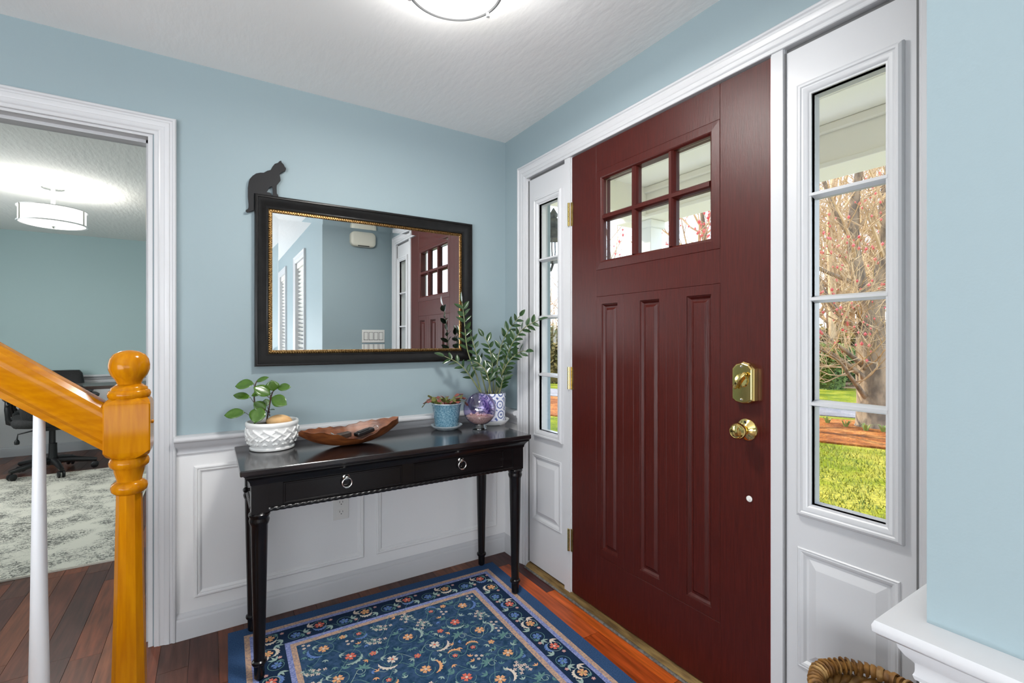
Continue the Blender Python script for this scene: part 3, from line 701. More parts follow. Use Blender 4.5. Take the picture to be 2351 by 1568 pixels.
# tan stone leaning in the pot
MT['stone'] = pm('tan_stone', S(216, 178, 128), 0.75, col2=S(196, 152, 100), scale=18, bump=0.35, bdist=0.004)
st = thing('stone', 'rounded tan stone resting on the soil in the white pot', 'stone', pc + RT * 0.035 + UP * 0.094)
m = MB(); rsn = []
c0 = pc + RT * 0.030 + UP * 0.100
for i in range(13):
    th_ = PI * i / 12
    ring = []
    for j in range(24):
        a = 2 * PI * j / 24
        r = 1 + 0.05 * math.sin(3 * a + i) + 0.04 * math.sin(5 * a - 2 * i)
        v = RT * (0.055 * math.sin(th_) * math.cos(a) * r) + FWD * (0.030 * math.sin(th_) * math.sin(a) * r) + UP * (0.036 * math.cos(th_))
        ring.append(c0 + v)
    rsn.append(ring)
m.rings(rsn); m.build('stone_body', MT['stone'], st, smooth=80)

# ================================================================== WOODEN BOWL + CONTENTS
MT['bowl'] = pm('carved_brown_wood', S(136, 78, 38), 0.42, col2=S(80, 38, 16), scale=11, stretch=(0.7, 4, 4), detail=6, bump=0.25, bscale=24, bdist=0.004)
bc = Vector((-0.920, -0.262, TZ))
bowl = thing('wooden_bowl', 'boat shaped carved wooden bowl with a ragged rim on the table', 'bowl', bc)
m = MB(); N = 26; outer = []; inner = []
half = 0.212
rz = random.Random(5)
for i in range(N + 1):
    s = i / N; u = (s - 0.5) * 2
    x = u * half
    wdt = 0.082 * max(0.0, 1 - abs(u) ** 2.2) ** 0.75 + 0.0006
    sh = 0.076 + (0.020 if u > 0 else 0.0) * u * u          # sheer height
    keel = 0.060 * abs(u) ** 2.4 * (1.05 if u < 0 else 1.12)
    zf = sh - 0.042 * math.exp(-((u - 0.05) / 0.45) ** 2) + 0.003 * math.sin(i * 1.7)   # front rim dips
    zb = sh - 0.006 * math.exp(-((u + 0.35) / 0.25) ** 2) - 0.010 * math.exp(-((u - 0.0) / 0.2) ** 2) + 0.003 * math.sin(i * 2.3)
    keel = min(keel, sh - 0.002)
    def sec(wd, kz, inset):
        pr = []
        for j in range(11):
            a = -1 + 2 * j / 10
            rim = zf if a < 0 else zb
            rim = rim if abs(a) == 1 else rim
            zz = kz + (rim - kz) * abs(a) ** 2.1
            pr.append((x, a * wd, zz))
        return pr
    t_ = 0.008 * min(1, (1 - abs(u)) * 6)
    outer.append(sec(wdt, keel, 0)); inner.append(sec(max(wdt - t_, 0.0003), min(keel + 0.012, sh - 0.002), 1))
rot = Matrix.Rotation(math.radians(6), 3, 'Z')
full = []
for a, b in zip(outer, inner):
    full.append([rot @ Vector(q) + bc for q in a] + [rot @ Vector(q) + bc for q in reversed(b)])
m.rings(full, True, True, True); m.build('bowl_body', MT['bowl'], bowl, smooth=50)
# key fob, key ring and sunglasses pouch lying in the bowl
fob = thing('key_fob', 'black car key fob with silver ring lying in the wooden bowl', 'key', bc + Vector((0.03, 0.0, 0.030)))
m = MB(); Rz = Matrix.Rotation(math.radians(20), 3, 'Z') @ Matrix.Rotation(math.radians(-10), 3, 'Y')
def obox(mb, c, sx_, sy_, sz_, R_):
    vs = [Vector(c) + R_ @ Vector((a * sx_ / 2, b * sy_ / 2, d * sz_ / 2)) for d in (-1, 1) for b in (-1, 1) for a in (-1, 1)]
    mb.add(vs, [(0, 2, 3, 1), (4, 5, 7, 6), (0, 1, 5, 4), (1, 3, 7, 5), (3, 2, 6, 7), (2, 0, 4, 6)])
obox(m, bc + Vector((0.055, 0.006, 0.045)), 0.085, 0.036, 0.018, Rz); m.build('fob_body', MT['black_plastic'], fob, bevel=0.006, seg=3)
m = MB(); obox(m, bc + Vector((0.048, 0.002, 0.0545)), 0.05, 0.020, 0.002, Rz); m.build('button_pad', MT['leather'], fob, bevel=0.0008)
m = MB(); c = bc + Vector((0.108, 0.020, 0.056)); m.tube([c + Vector((0.012 * math.cos(a), 0.006 * math.sin(a), 0.009 * math.sin(a))) for a in [2 * PI * i / 16 for i in range(16)]], 0.0013, 6, loop=True); m.build('key_ring', MT['nickel'], fob, smooth=60)
pch = thing('leather_key_pouch', 'small dark brown leather key pouch in the wooden bowl', 'pouch', bc + Vector((-0.035, 0.0, 0.025)))
m = MB(); obox(m, bc + Vector((-0.030, 0.006, 0.040)), 0.055, 0.034, 0.022, Matrix.Rotation(math.radians(12), 3, 'Z') @ Matrix.Rotation(math.radians(-6), 3, 'Y'))
m.build('pouch_body', pm('brown_leather', (0.045, 0.030, 0.022, 1), 0.5, bump=0.2, scale=80), pch, bevel=0.005, seg=3)
ky = thing('key_bunch', 'bunch of silver keys in the left of the wooden bowl', 'key', bc + Vector((-0.09, 0.0, 0.03)))
m = MB()
for kx in range(3):
    R_ = Matrix.Rotation(math.radians(25 + 40 * kx), 3, 'Z') @ Matrix.Rotation(math.radians(20 - 14 * kx), 3, 'Y')
    q = MB(); c = bc + Vector((-0.088 + 0.006 * kx, 0.0, 0.045 + 0.003 * kx))
    obox(q, c, 0.034, 0.006, 0.002, R_); obox(q, c + R_ @ Vector((-0.018, 0, 0)), 0.015, 0.018, 0.002, R_); q.build('key', MT['nickel'], ky, bevel=0.0006)
q = MB(); c = bc + Vector((-0.098, 0.0, 0.046)); q.tube([c + Vector((0.011 * math.cos(a), 0.011 * math.sin(a), 0.003 * math.sin(a))) for a in [2 * PI * i / 16 for i in range(16)]], 0.0012, 6, loop=True); q.build('key_ring', MT['nickel'], ky, smooth=60)

# ================================================================== BLUE POT WITH CACTUS
MT['blueglaze'] = pm('crackled_blue_glaze', S(66, 108, 130), 0.13, col2=S(140, 172, 184), scale=150, lo=0.36, hi=0.78, coat=0.4, detail=6)
MT['grayglaze'] = pm('grey_blue_glaze', S(150, 164, 172), 0.18, col2=S(176, 186, 190), scale=40, coat=0.3)
b0 = Vector((-0.437, -0.160, TZ))
bp = thing('glazed_pot', 'crackled blue glazed pot on a saucer between bowl and glass globe', 'pot', b0)
m = MB(); m.lathe([(0, 0), (0.050, 0), (0.054, 0.003), (0.072, 0.014), (0.077, 0.020), (0.077, 0.023), (0.073, 0.022), (0.056, 0.012), (0, 0.010)], 48, b0); m.build('saucer', MT['grayglaze'], bp, smooth=40)
m = MB(); m.lathe([(0, 0.012), (0.054, 0.012), (0.057, 0.020), (0.060, 0.040), (0.065, 0.075), (0.070, 0.112), (0.0735, 0.124), (0.0745, 0.128), (0.072, 0.130), (0.068, 0.127), (0.064, 0.108), (0, 0.108)], 56, b0); m.build('pot_body', MT['blueglaze'], bp, smooth=40)
m = MB(); m.lathe([(0.0725, 0.1245), (0.0752, 0.127), (0.0735, 0.1312), (0.0690, 0.1285)], 56, b0, cap0=False, cap1=False); m.build('rim_edge', MT['grayglaze'], bp, smooth=60)
m = MB(); m.lathe([(0.0, 0.004), (0.066, 0.0)], 24, b0 + Vector((0, 0, 0.112)), cap0=False, cap1=False); m.build('soil', MT['soil'], bp)
cac = thing('christmas_cactus', 'low cactus with reddish green flat arching segments in the blue pot', 'plant', b0 + Vector((0, 0, 0.113)))
MT['cac_g'] = leaf_mat('cactus_green', S(96, 112, 52), S(120, 96, 58), 0.4)
MT['cac_r'] = leaf_mat('cactus_red', S(112, 60, 54), S(150, 84, 74), 0.4)
seg_me = {}
for nm, mt_ in (('g', 'cac_g'), ('r', 'cac_r')):
    q = MB(); poly = [(0, 0), (0.006, 0.004), (0.0085, 0.011), (0.0075, 0.016), (0.0095, 0.020), (0.0055, 0.027), (0.0, 0.025), (-0.0055, 0.027), (-0.0095, 0.020), (-0.0075, 0.016), (-0.0085, 0.011), (-0.006, 0.004)]
    q.prism(poly, lambda a, b, h: (a, b, h), -0.0008, 0.0008); o = q.build('cactus_segment', MT[mt_], None, local=True); seg_me[nm] = o.data; bpy.data.objects.remove(o)
rc = random.Random(14)
for i in range(24):
    a = 2 * PI * i / 24 + rc.uniform(-0.2, 0.2); rr = rc.uniform(0.005, 0.05)
    p_ = Vector((rr * math.cos(a), rr * math.sin(a), 0.0)); outw = Vector((math.cos(a), math.sin(a), 0))
    el = rc.uniform(0.9, 1.4); n_ = rc.choice((3, 4, 4))
    for k2 in range(n_):
        d = outw * math.cos(el) + UP * math.sin(el)
        o = bpy.data.objects.new('cactus_segment', seg_me['r' if (k2 >= n_ - 1 and rc.random() < 0.75) or rc.random() < 0.25 else 'g']); COL.objects.link(o); o.parent = cac
        nr = (-outw * math.sin(el) + UP * math.cos(el) + outw.cross(UP) * rc.uniform(-0.8, 0.8))
        o.matrix_local = orient(p_, d, nr)
        p_ = p_ + d * 0.0235; el -= rc.uniform(0.35, 0.75); outw = Matrix.Rotation(rc.uniform(-0.3, 0.3), 3, 'Z') @ outw

# ================================================================== ZZ PLANT
def pot_print():
    m_ = bpy.data.materials.new('white_pot_blue_print'); m_.use_nodes = True; t = m_.node_tree; p_ = t.nodes['Principled BSDF']
    g = t.nodes.new('ShaderNodeTexCoord'); sp = t.nodes.new('ShaderNodeSeparateXYZ'); t.links.new(g.outputs['Object'], sp.inputs[0])
    at = t.nodes.new('ShaderNodeMath'); at.operation = 'ARCTAN2'; t.links.new(sp.outputs['Y'], at.inputs[0]); t.links.new(sp.outputs['X'], at.inputs[1])
    cb = t.nodes.new('ShaderNodeCombineXYZ'); t.links.new(at.outputs[0], cb.inputs[0])
    mz = t.nodes.new('ShaderNodeMath'); mz.operation = 'MULTIPLY'; mz.inputs[1].default_value = 14.0; t.links.new(sp.outputs['Z'], mz.inputs[0]); t.links.new(mz.outputs[0], cb.inputs[1])
    vo = t.nodes.new('ShaderNodeTexVoronoi'); vo.inputs['Scale'].default_value = 1.35; vo.inputs['Randomness'].default_value = 0.25; t.links.new(cb.outputs[0], vo.inputs['Vector'])
    si = t.nodes.new('ShaderNodeMath'); si.operation = 'SINE'; k_ = t.nodes.new('ShaderNodeMath'); k_.operation = 'MULTIPLY'; k_.inputs[1].default_value = 22.0
    t.links.new(vo.outputs['Distance'], k_.inputs[0]); t.links.new(k_.outputs[0], si.inputs[0])
    nz = t.nodes.new('ShaderNodeTexNoise'); nz.inputs['Scale'].default_value = 16; t.links.new(cb.outputs[0], nz.inputs['Vector'])
    mu = t.nodes.new('ShaderNodeMath'); mu.operation = 'MULTIPLY'; t.links.new(si.outputs[0], mu.inputs[0]); t.links.new(nz.outputs[0], mu.inputs[1])
    r = t.nodes.new('ShaderNodeValToRGB'); r.color_ramp.elements[0].position = 0.17; r.color_ramp.elements[0].color = S(232, 234, 240); r.color_ramp.elements[1].position = 0.30; r.color_ramp.elements[1].color = S(84, 102, 158)
    t.links.new(mu.outputs[0], r.inputs[0]); t.links.new(r.outputs[0], p_.inputs['Base Color']); p_.inputs['Roughness'].default_value = 0.15
    return m_
MT['potprint'] = pot_print()
z0_ = Vector((-0.170, -0.145, TZ))
zp = thing('printed_pot', 'white cylindrical pot printed with blue medallions in the table corner', 'pot', z0_)
m = MB(); m.lathe([(0, 0), (0.066, 0), (0.072, 0.004), (0.086, 0.018), (0.090, 0.026), (0.087, 0.026), (0.072, 0.010), (0, 0.008)], 48, z0_); m.build('saucer', MT['glaze'], zp, smooth=40)
m = MB(); m.lathe([(0, 0.010), (0.068, 0.010), (0.070, 0.013), (0.072, 0.160), (0.0715, 0.163), (0.068, 0.163), (0.066, 0.150), (0, 0.150)], 56, z0_); m.build('pot_body', MT['potprint'], zp, smooth=40)
m = MB(); m.lathe([(0, 0.004), (0.067, 0)], 24, z0_ + Vector((0, 0, 0.153)), cap0=False, cap1=False); m.build('soil', MT['soil'], zp)
zz = thing('zz_plant', 'tall plant with arching stems of dark green leaflets in the printed pot', 'plant', z0_ + Vector((0, 0, 0.153)))
MT['zzleaf'] = leaf_mat('zz_leaf_green', S(34, 58, 32), S(58, 84, 46), 0.25)
MT['zzstem'] = pm('zz_stem', S(104, 112, 72), 0.45, col2=S(132, 136, 96), scale=40)
stems = [[(-0.06, 0.014, 0.171), (-0.08, 0.015, 0.245), (-0.105, 0.019, 0.307), (-0.135, 0.026, 0.401), (-0.149, 0.023, 0.529), (-0.165, 0.021, 0.631)],
  [(-0.069, 0.008, 0.174), (-0.127, 0.009, 0.257), (-0.183, 0.021, 0.32), (-0.248, 0.05, 0.356)],
  [(-0.028, 0.018, 0.174), (-0.073, 0.022, 0.338), (-0.095, 0.036, 0.432), (-0.104, 0.042, 0.468)],
  [(0.016, -0.01, 0.168), (0.007, -0.04, 0.265), (-0.0, -0.059, 0.339), (0.015, -0.104, 0.457), (0.063, -0.17, 0.56)],
  [(0.019, -0.047, 0.177), (0.011, -0.09, 0.284), (0.013, -0.126, 0.351), (0.022, -0.179, 0.437), (0.046, -0.241, 0.501), (0.078, -0.309, 0.533)],
  [(0.013, -0.032, 0.173), (0.012, -0.079, 0.257), (0.022, -0.132, 0.331), (0.048, -0.184, 0.377), (0.066, -0.219, 0.385)],
  [(-0.031, -0.04, 0.174), (-0.063, -0.055, 0.274), (-0.102, -0.042, 0.32), (-0.128, -0.037, 0.331)],
  [(0.017, 0.013, 0.161), (0.008, 0.007, 0.278), (-0.01, 0.007, 0.4), (-0.037, 0.023, 0.458)],
  [(-0.034, -0.026, 0.175), (-0.031, -0.051, 0.273), (-0.027, -0.054, 0.319)],
  [(0.013, -0.060, 0.174), (0.011, -0.09, 0.232), (0.013, -0.103, 0.259)]]
start = [0.52, 0.38, 0.45, 0.42, 0.45, 0.38, 0.40, 0.38, 0.45, 0.4]
q = leaf_mesh(0.054, 0.025, fold=0.25, droop=0.12, shape=0.85, ns=6); o = q.build('leaflet', MT['zzleaf'], None, local=True, smooth=80)
zl = o.data; bpy.data.objects.remove(o)
rz = random.Random(8)
def poly_at(pts, s):
    ls = [(Vector(pts[i + 1]) - Vector(pts[i])).length for i in range(len(pts) - 1)]; T = sum(ls) * s
    for i, l in enumerate(ls):
        if T <= l or i == len(ls) - 1:
            f = min(1, T / l); return Vector(pts[i]).lerp(Vector(pts[i + 1]), f), (Vector(pts[i + 1]) - Vector(pts[i])).normalized()
        T -= l
def smooth_pts(pts, n=14): 
    P_ = [Vector(p) for p in pts]; out = []
    for i in range(n + 1):
        s = i / n * (len(P_) - 1); k = min(int(s), len(P_) - 2); f = s - k
        p0 = P_[max(k - 1, 0)]; p1 = P_[k]; p2 = P_[k + 1]; p3 = P_[min(k + 2, len(P_) - 1)]
        out.append(0.5 * ((2 * p1) + (-p0 + p2) * f + (2 * p0 - 5 * p1 + 4 * p2 - p3) * f * f + (-p0 + 3 * p1 - 3 * p2 + p3) * f ** 3))
    return out
for pts, s0 in zip(stems, start):
    pts = [Vector(p) for p in pts]
    b_ = pts[0].copy(); b_.z = 0.150; b_.x *= 0.7; b_.y *= 0.7
    cur = smooth_pts([b_] + pts)
    wl = [z0_ + p for p in cur]
    m = MB(); m.tube(wl, [0.0052 - 0.0038 * i / len(wl) for i in range(len(wl))], 7); so = m.build('stem', MT['zzstem'], zz, smooth=60)
    L = sum((cur[i + 1] - cur[i]).length for i in range(len(cur) - 1)); nl = max(4, int(L * (1 - s0) / 0.033))
    for k2 in range(nl + 1):
        s = s0 + (1 - s0) * k2 / nl
        P0, D = poly_at(cur, s)
        side = D.cross(FWD); side.normalize()
        for sg in ((1, -1) if k2 < nl else (0,)):
            if sg and rz.random() < 0.12: continue
            dr = (D * (0.75 if sg else 1.0) + side * sg * 0.75 - FWD * rz.uniform(-0.55, 0.5)).normalized()
            nrm = (UP * 0.6 - FWD * 0.6 + side * rz.uniform(-0.7, 0.7))
            o = bpy.data.objects.new('leaflet', zl); COL.objects.link(o); o.parent = zz
            Mx = orient(P0 + z0_ - zz.location, dr, nrm); sc = rz.uniform(0.75, 1.1)
            o.matrix_local = Mx @ Matrix.Scale(sc, 4)

# ================================================================== GLASS GLOBE
gc = Vector((-0.300, -0.250, TZ))
globe = thing('glass_globe', 'purple tinted glass globe holding sand and shells on the table', 'globe', gc)
MT['purple'] = thin_glass('purple_swirl_glass', (0.76, 0.70, 0.87, 1), 1.8)
MT['clear'] = thin_glass('clear_glass', (0.93, 0.95, 0.95, 1), 1.6)
m = MB(); R_ = 0.081; zc = 0.101
m.lathe([(R_ * math.sin(a), zc - R_ * math.cos(a)) for a in [0.32 + (PI - 0.40) * i / 30 for i in range(31)]], 48, gc, cap0=False, cap1=False)
m.build('globe_body', MT['purple'], globe, smooth=80)
m = MB(); m.lathe([(0.033, 0.0), (0.0365, 0.002), (0.0365, 0.010), (0.031, 0.017), (0.029, 0.026)], 40, gc, cap0=True, cap1=False); m.build('glass_foot', MT['clear'], globe, smooth=50)
# darker streaks of colour swirling over the ball
sw = pm('deep_purple_swirl', S(70, 52, 96), 0.08, col2=S(120, 104, 150), scale=30, stretch=(1, 1, 0.3), coat=0.6)
swg = thin_glass('deep_purple_streak', (0.50, 0.42, 0.66, 1), 1.0)
for (a0, da, b0_, b1_, wd) in ((-1.02, 0.35, 0.55, 2.45, 0.42), (-1.9, 0.5, 0.5, 1.7, 0.5), (0.1, 0.3, 0.7, 2.2, 0.30), (2.0, -0.6, 0.5, 2.1, 0.6)):
    m = MB(); rs3 = []
    for i in range(17):
        s = i / 16; th_ = b0_ + (b1_ - b0_) * s; ww = wd * math.sin(PI * (0.08 + 0.84 * s)); am = a0 + da * s
        rs3.append([gc + Vector((R_ * 0.985 * math.sin(th_) * math.cos(am + ww * k2), R_ * 0.985 * math.sin(th_) * math.sin(am + ww * k2), zc + R_ * 0.985 * math.cos(th_))) for k2 in (-0.5, -0.25, 0, 0.25, 0.5)])
    m.rings(rs3, closed=False, cap0=False, cap1=False); m.build('colour_swirl', swg, globe, smooth=80)
# sand and shells
MT['sand'] = pm('beach_sand', S(236, 214, 176), 0.95, col2=S(206, 176, 138), scale=160, bump=0.6)
sand = thing('sand_fill', 'beige sand filling the bottom of the glass globe', 'sand', gc + Vector((0, 0, 0.024)), kind='stuff')
m = MB(); Ri = 0.077; top = 0.066
pr = [(Ri * math.sin(a), zc - Ri * math.cos(a)) for a in [0.05 + (1.10 - 0.05) * i / 10 for i in range(11)]]
m.lathe([(0.0, pr[0][1])] + pr + [(0.0, pr[-1][1] + 0.006)], 36, gc); m.build('sand_heap', MT['sand'], sand, smooth=60)
MT['shell'] = pm('seashell', S(240, 226, 208), 0.4, col2=S(200, 164, 136), scale=60, bump=0.3)
rsx_ = random.Random(4)
for i in range(9):
    a = rsx_.uniform(0, 2 * PI) if i > 4 else -2.4 + i * 0.5; rr = rsx_.uniform(0.02, 0.045)
    c = gc + Vector((rr * math.cos(a), rr * math.sin(a), pr[-1][1] + 0.008))
    lab = ['whole pale spiral shell on the sand', 'small tan seashell on the sand'][i % 2]
    sh_ = thing('seashell', 'small pale seashell lying on the sand inside the glass globe', 'shell', c, 'shells inside the glass globe')
    m = MB(); pts = []; 
    ax = Vector((math.cos(a * 3), math.sin(a * 3), 0.3)).normalized()
    m.tube([c - ax * 0.010, c - ax * 0.006, c, c + ax * 0.005, c + ax * 0.009], [0.001, 0.005, 0.0075, 0.006, 0.002], 8); m.build('shell_body', MT['shell'], sh_, smooth=40)

# ================================================================== OUTLET, SWITCH PLATE, CHIME
ou = thing('wall_outlet', 'white duplex power outlet on the wainscot under the table', 'outlet', (-0.9065, -0.006, 0.414))
m = MB(); m.box(-0.9415, -0.8715, -0.012, -0.006, 0.357, 0.472); m.build('cover_plate', MT['plate'], ou, bevel=0.003, seg=3)
for zc_ in (0.437, 0.392):
    m = MB(); poly = [(0.016 * math.cos(a), max(-0.0125, min(0.0125, 0.0165 * math.sin(a)))) for a in [2 * PI * i / 24 for i in range(24)]]
    m.prism([(a - 0.9065, b + zc_) for a, b in poly], MWf, 0.012, 0.0145); rcp = m.build('receptacle', MT['plate'], ou)
    m = MB(); m.box(-0.9145, -0.9125, -0.0148, -0.0140, zc_ - 0.001, zc_ + 0.008); m.box(-0.9010, -0.8990, -0.0148, -0.0140, zc_ - 0.001, zc_ + 0.007)
    m.lathe([(0.0024, 0), (0.0024, 0.0008), (0, 0.0008)], 10, (-0.9065, -0.0140, zc_ - 0.0075), Matrix.Rotation(PI / 2, 3, 'X')); m.build('slots', MT['dark'], rcp)
m = MB(); m.lathe([(0.003, 0), (0.003, 0.001), (0, 0.0015)], 10, (-0.9065, -0.012, 0.4145), Matrix.Rotation(PI / 2, 3, 'X')); m.build('screw', MT['plate'], ou)
sp_ = thing('switch_plate', 'white four gang light switch plate seen reflected in the mirror', 'switch', (-0.157, YS, 1.228))
m = MB(); m.box(-0.261, -0.053, YS, YS + 0.006, 1.170, 1.287); m.build('cover_plate', MT['plate'], sp_, bevel=0.003, seg=3)
for i in range(4):
    c = -0.157 + (i - 1.5) * 0.046
    m = MB(); m.box(c - 0.0165, c + 0.0165, YS + 0.006, YS + 0.0085, 1.195, 1.262); m.build('rocker', MT['plate'], sp_, bevel=0.0015)
    m = MB(); m.box(c - 0.0195, c + 0.0195, YS + 0.0055, YS + 0.0062, 1.192, 1.265); m.build('rocker_gap', MT['dark'], sp_)
ch = thing('door_chime', 'cream rounded door chime box seen reflected in the mirror', 'chime', (-0.256, YS, 2.10))
m = MB()
def rrect(cx, cz, hw, hh, r, n=6):
    out = []
    for k2, (sx_, sz_) in enumerate(((1, 1), (-1, 1), (-1, -1), (1, -1))):
        for i in range(n + 1):
            a = PI / 2 * k2 + PI / 2 * i / n; out.append((cx + sx_ * (hw - r) + r * math.cos(a), cz + sz_ * (hh - r) + r * math.sin(a)))
    return out
rs4 = [[SWf(a, b, h) for a, b in rrect(-0.256, 2.102, 0.113 - e, 0.067 - e, 0.040 - e * 0.5)] for e, h in ((0, 0), (0, 0.030), (0.004, 0.040), (0.014, 0.046), (0.03, 0.048))]
m.rings(rs4); m.build('chime_cover', MT['cream_plastic'], ch, smooth=35)
m = MB(); m.box(-0.306, -0.206, YS + 0.040, YS + 0.0475, 2.037, 2.043); m.build('grille_slot', MT['dark'], ch)

# ================================================================== FOYER CEILING LIGHT
EM = pm('lit_frosted_glass', (0.9, 0.9, 0.9, 1), 0.4, emit=((1.0, 0.98, 0.945, 1), 7.0), bump=0.01)
EMS = pm('lit_frosted_glass_side', (0.9, 0.9, 0.9, 1), 0.4, emit=((1.0, 0.98, 0.945, 1), 36.0), bump=0.01)
lc = Vector((-0.819, -1.055, 0))
MT['ringmetal'] = pm('satin_grey_metal', (0.40, 0.40, 0.40, 1), 0.4, metal=0.2, bump=0.02, scale=90)
cl = thing('ceiling_light', 'round flush ceiling light with glowing frosted bowl and metal ring', 'light', (lc.x, lc.y, HC))
m = MB(); m.lathe([(0, 2.2335), (0.08, 2.234), (0.132, 2.237), (0.132, 2.285), (0.0, 2.286)], 56, lc); m.m = [0 if max(m.v[i][2] for i in f) < 2.238 else 1 for f in m.f]; m.build('glass_bowl', [EM, EMS], cl, smooth=50)
ld = bpy.data.lights.new('ceiling_light_bulb', 'AREA'); ld.shape = 'DISK'; ld.size = 0.24; ld.energy = 15.0; ld.color = (1.0, 0.98, 0.945)
lo_ = bpy.data.objects.new('ceiling_light_bulb', ld); COL.objects.link(lo_); lo_.location = (lc.x, lc.y, 2.2260)
m = MB(); m.lathe([(0.1325, 2.2345), (0.1345, 2.2290), (0.1385, 2.2265), (0.1450, 2.2290), (0.1475, 2.2340), (0.1460, 2.2430), (0.1325, 2.2450), (0.1325, 2.2345)], 64, lc, cap0=False, cap1=False); m.build('metal_ring', MT['ringmetal'], cl, smooth=35)
m = MB(); m.lathe([(0.120, HC), (0.120, HC - 0.008), (0.128, HC - 0.030), (0.128, HC - 0.0345), (0.0, HC - 0.0345)], 48, lc); m.build('canopy', MT['steel_white'], cl, smooth=40)
for i in range(3):
    a = math.radians(16) + 2 * PI * i / 3
    m = MB(); m.lathe([(0.0, 2.216), (0.0055, 2.216), (0.0055, 2.236), (0.0042, 2.237), (0.0042, HC - 0.001), (0, HC - 0.001)], 14, lc + Vector((0.1405 * math.cos(a), 0.1405 * math.sin(a), 0))); m.build('post', MT['steel_white'], cl, smooth=40)

# ================================================================== FLORAL RUG
RW, RL, RTk = 1.218, 1.83, 0.008
rug = thing('floral_rug', 'navy blue floral rug with tan and lavender border bands under the table', 'rug', (-0.778, -1.008, 0.0), rotz=math.radians(-1.4))
def fab(name, c, c2, sc=260): return pm(name, c, 0.95, col2=c2, scale=sc, bump=0.5, bdist=0.003, spec=0.1)
RC = {'edge': fab('rug_navy_edge', S(44, 70, 106), S(62, 90, 128)), 'tan': fab('rug_tan', S(206, 170, 138), S(152, 132, 132), 150), 'lav': fab('rug_lavender', S(150, 160, 206), S(104, 116, 168), 150),
      'dark': fab('rug_dark_border', S(24, 40, 64), S(34, 54, 82)), 'field': fab('rug_teal_field', S(34, 62, 88), S(60, 86, 118), 60),
      'cream': fab('rug_cream', S(228, 216, 202), S(204, 190, 178)), 'orange': fab('rug_apricot', S(232, 178, 132), S(214, 156, 112)), 'coral': fab('rug_coral', S(226, 124, 104), S(204, 104, 90)),
      'sage': fab('rug_sage', S(112, 150, 146), S(84, 122, 122)), 'peri': fab('rug_periwinkle', S(112, 144, 200), S(84, 112, 168)), 'pink': fab('rug_pink', S(222, 176, 170), S(200, 150, 146)), 'pale': fab('rug_pale_sage', S(172, 192, 184), S(140, 166, 160)), 'gold': fab('rug_gold', S(206, 178, 120), S(180, 150, 96))}
def rect_band(t0, t1, z):
    q = MB(); hx, hy = RW / 2, RL / 2
    o = [(-hx + t0, -hy + t0), (hx - t0, -hy + t0), (hx - t0, hy - t0), (-hx + t0, hy - t0)]; i_ = [(-hx + t1, -hy + t1), (hx - t1, -hy + t1), (hx - t1, hy - t1), (-hx + t1, hy - t1)]
    q.rings([[(a, b, 0.0) for a, b in o], [(a, b, z) for a, b in o], [(a, b, z) for a, b in i_], [(a, b, 0.0) for a, b in i_]], cap0=False, cap1=False); return q
def rb(t0, t1, nm, mat, dz=0.0):
    return rect_band(t0, t1, RTk + dz).build(nm, RC[mat], rug, local=True)
rb(0.0, 0.055, 'edge_band', 'edge'); rb(0.055, 0.074, 'tan_band', 'tan', 0.0004); rb(0.074, 0.092, 'lavender_band', 'lav', 0.0002); rb(0.092, 0.190, 'floral_border', 'dark')
rb(0.190, 0.208, 'lavender_band', 'lav', 0.0002); rb(0.208, 0.228, 'tan_band', 'tan', 0.0004)
q = MB(); q.box(-RW / 2 + 0.228, RW / 2 - 0.228, -RL / 2 + 0.228, RL / 2 - 0.228, 0, RTk); q.build('field', RC['field'], rug, local=True)
pat_names = ['cream', 'orange', 'coral', 'sage', 'peri', 'pink', 'pale', 'gold', 'field', 'dark']
PI_ = {n: i for i, n in enumerate(pat_names)}
pt = MB(); ZP = RTk + 0.0007; zlev = [0.0]
def pface(pts, c, lift=0.0):
    z = ZP + lift
    pt.add([(a, b, z) for a, b in pts], [tuple(range(len(pts)))], PI_[c])
def pol(cx, cy, r, a): return (cx + r * math.cos(a), cy + r * math.sin(a))
def flower(cx, cy, r, c, ctr='gold', n=5, a0=0.0):
    for k in range(n):
        a = a0 + 2 * PI * k / n
        pts = [pol(cx, cy, r * 0.15, a - 0.5), pol(cx, cy, r * 0.62, a - 0.52), pol(cx, cy, r * 0.95, a - 0.34), pol(cx, cy, r * 0.86, a - 0.02), pol(cx, cy, r, a + 0.30), pol(cx, cy, r * 0.62, a + 0.52), pol(cx, cy, r * 0.15, a + 0.5)]
        pface(pts, c, 0.0003 + 0.00002 * k)
    pface([pol(cx, cy, r * 0.24, 2 * PI * k / 8) for k in range(8)], ctr, 0.0006)
def ribbon(pts, w, c, lift=0.0001):
    P_ = [Vector(p) for p in pts]
    L_, R2 = [], []
    for i, p in enumerate(P_):
        d = P_[min(i + 1, len(P_) - 1)] - P_[max(i - 1, 0)]
        if d.length < 1e-9: continue
        d.normalize(); n_ = Vector((-d.y, d.x)); ww = (w[i] if isinstance(w, list) else w) / 2
        L_.append(p + n_ * ww); R2.append(p - n_ * ww)
    for i in range(len(L_) - 1):
        pface([R2[i], R2[i + 1], L_[i + 1], L_[i]], c, lift)
def spiral(cx, cy, r, a0, turns, c, w=0.0028, dirn=1, r_end=0.55):
    n = max(8, int(20 * turns))
    ribbon([pol(cx, cy, r * (1 - (1 - r_end) * i / n), a0 + dirn * 2 * PI * turns * i / n) for i in range(n + 1)], w, c)
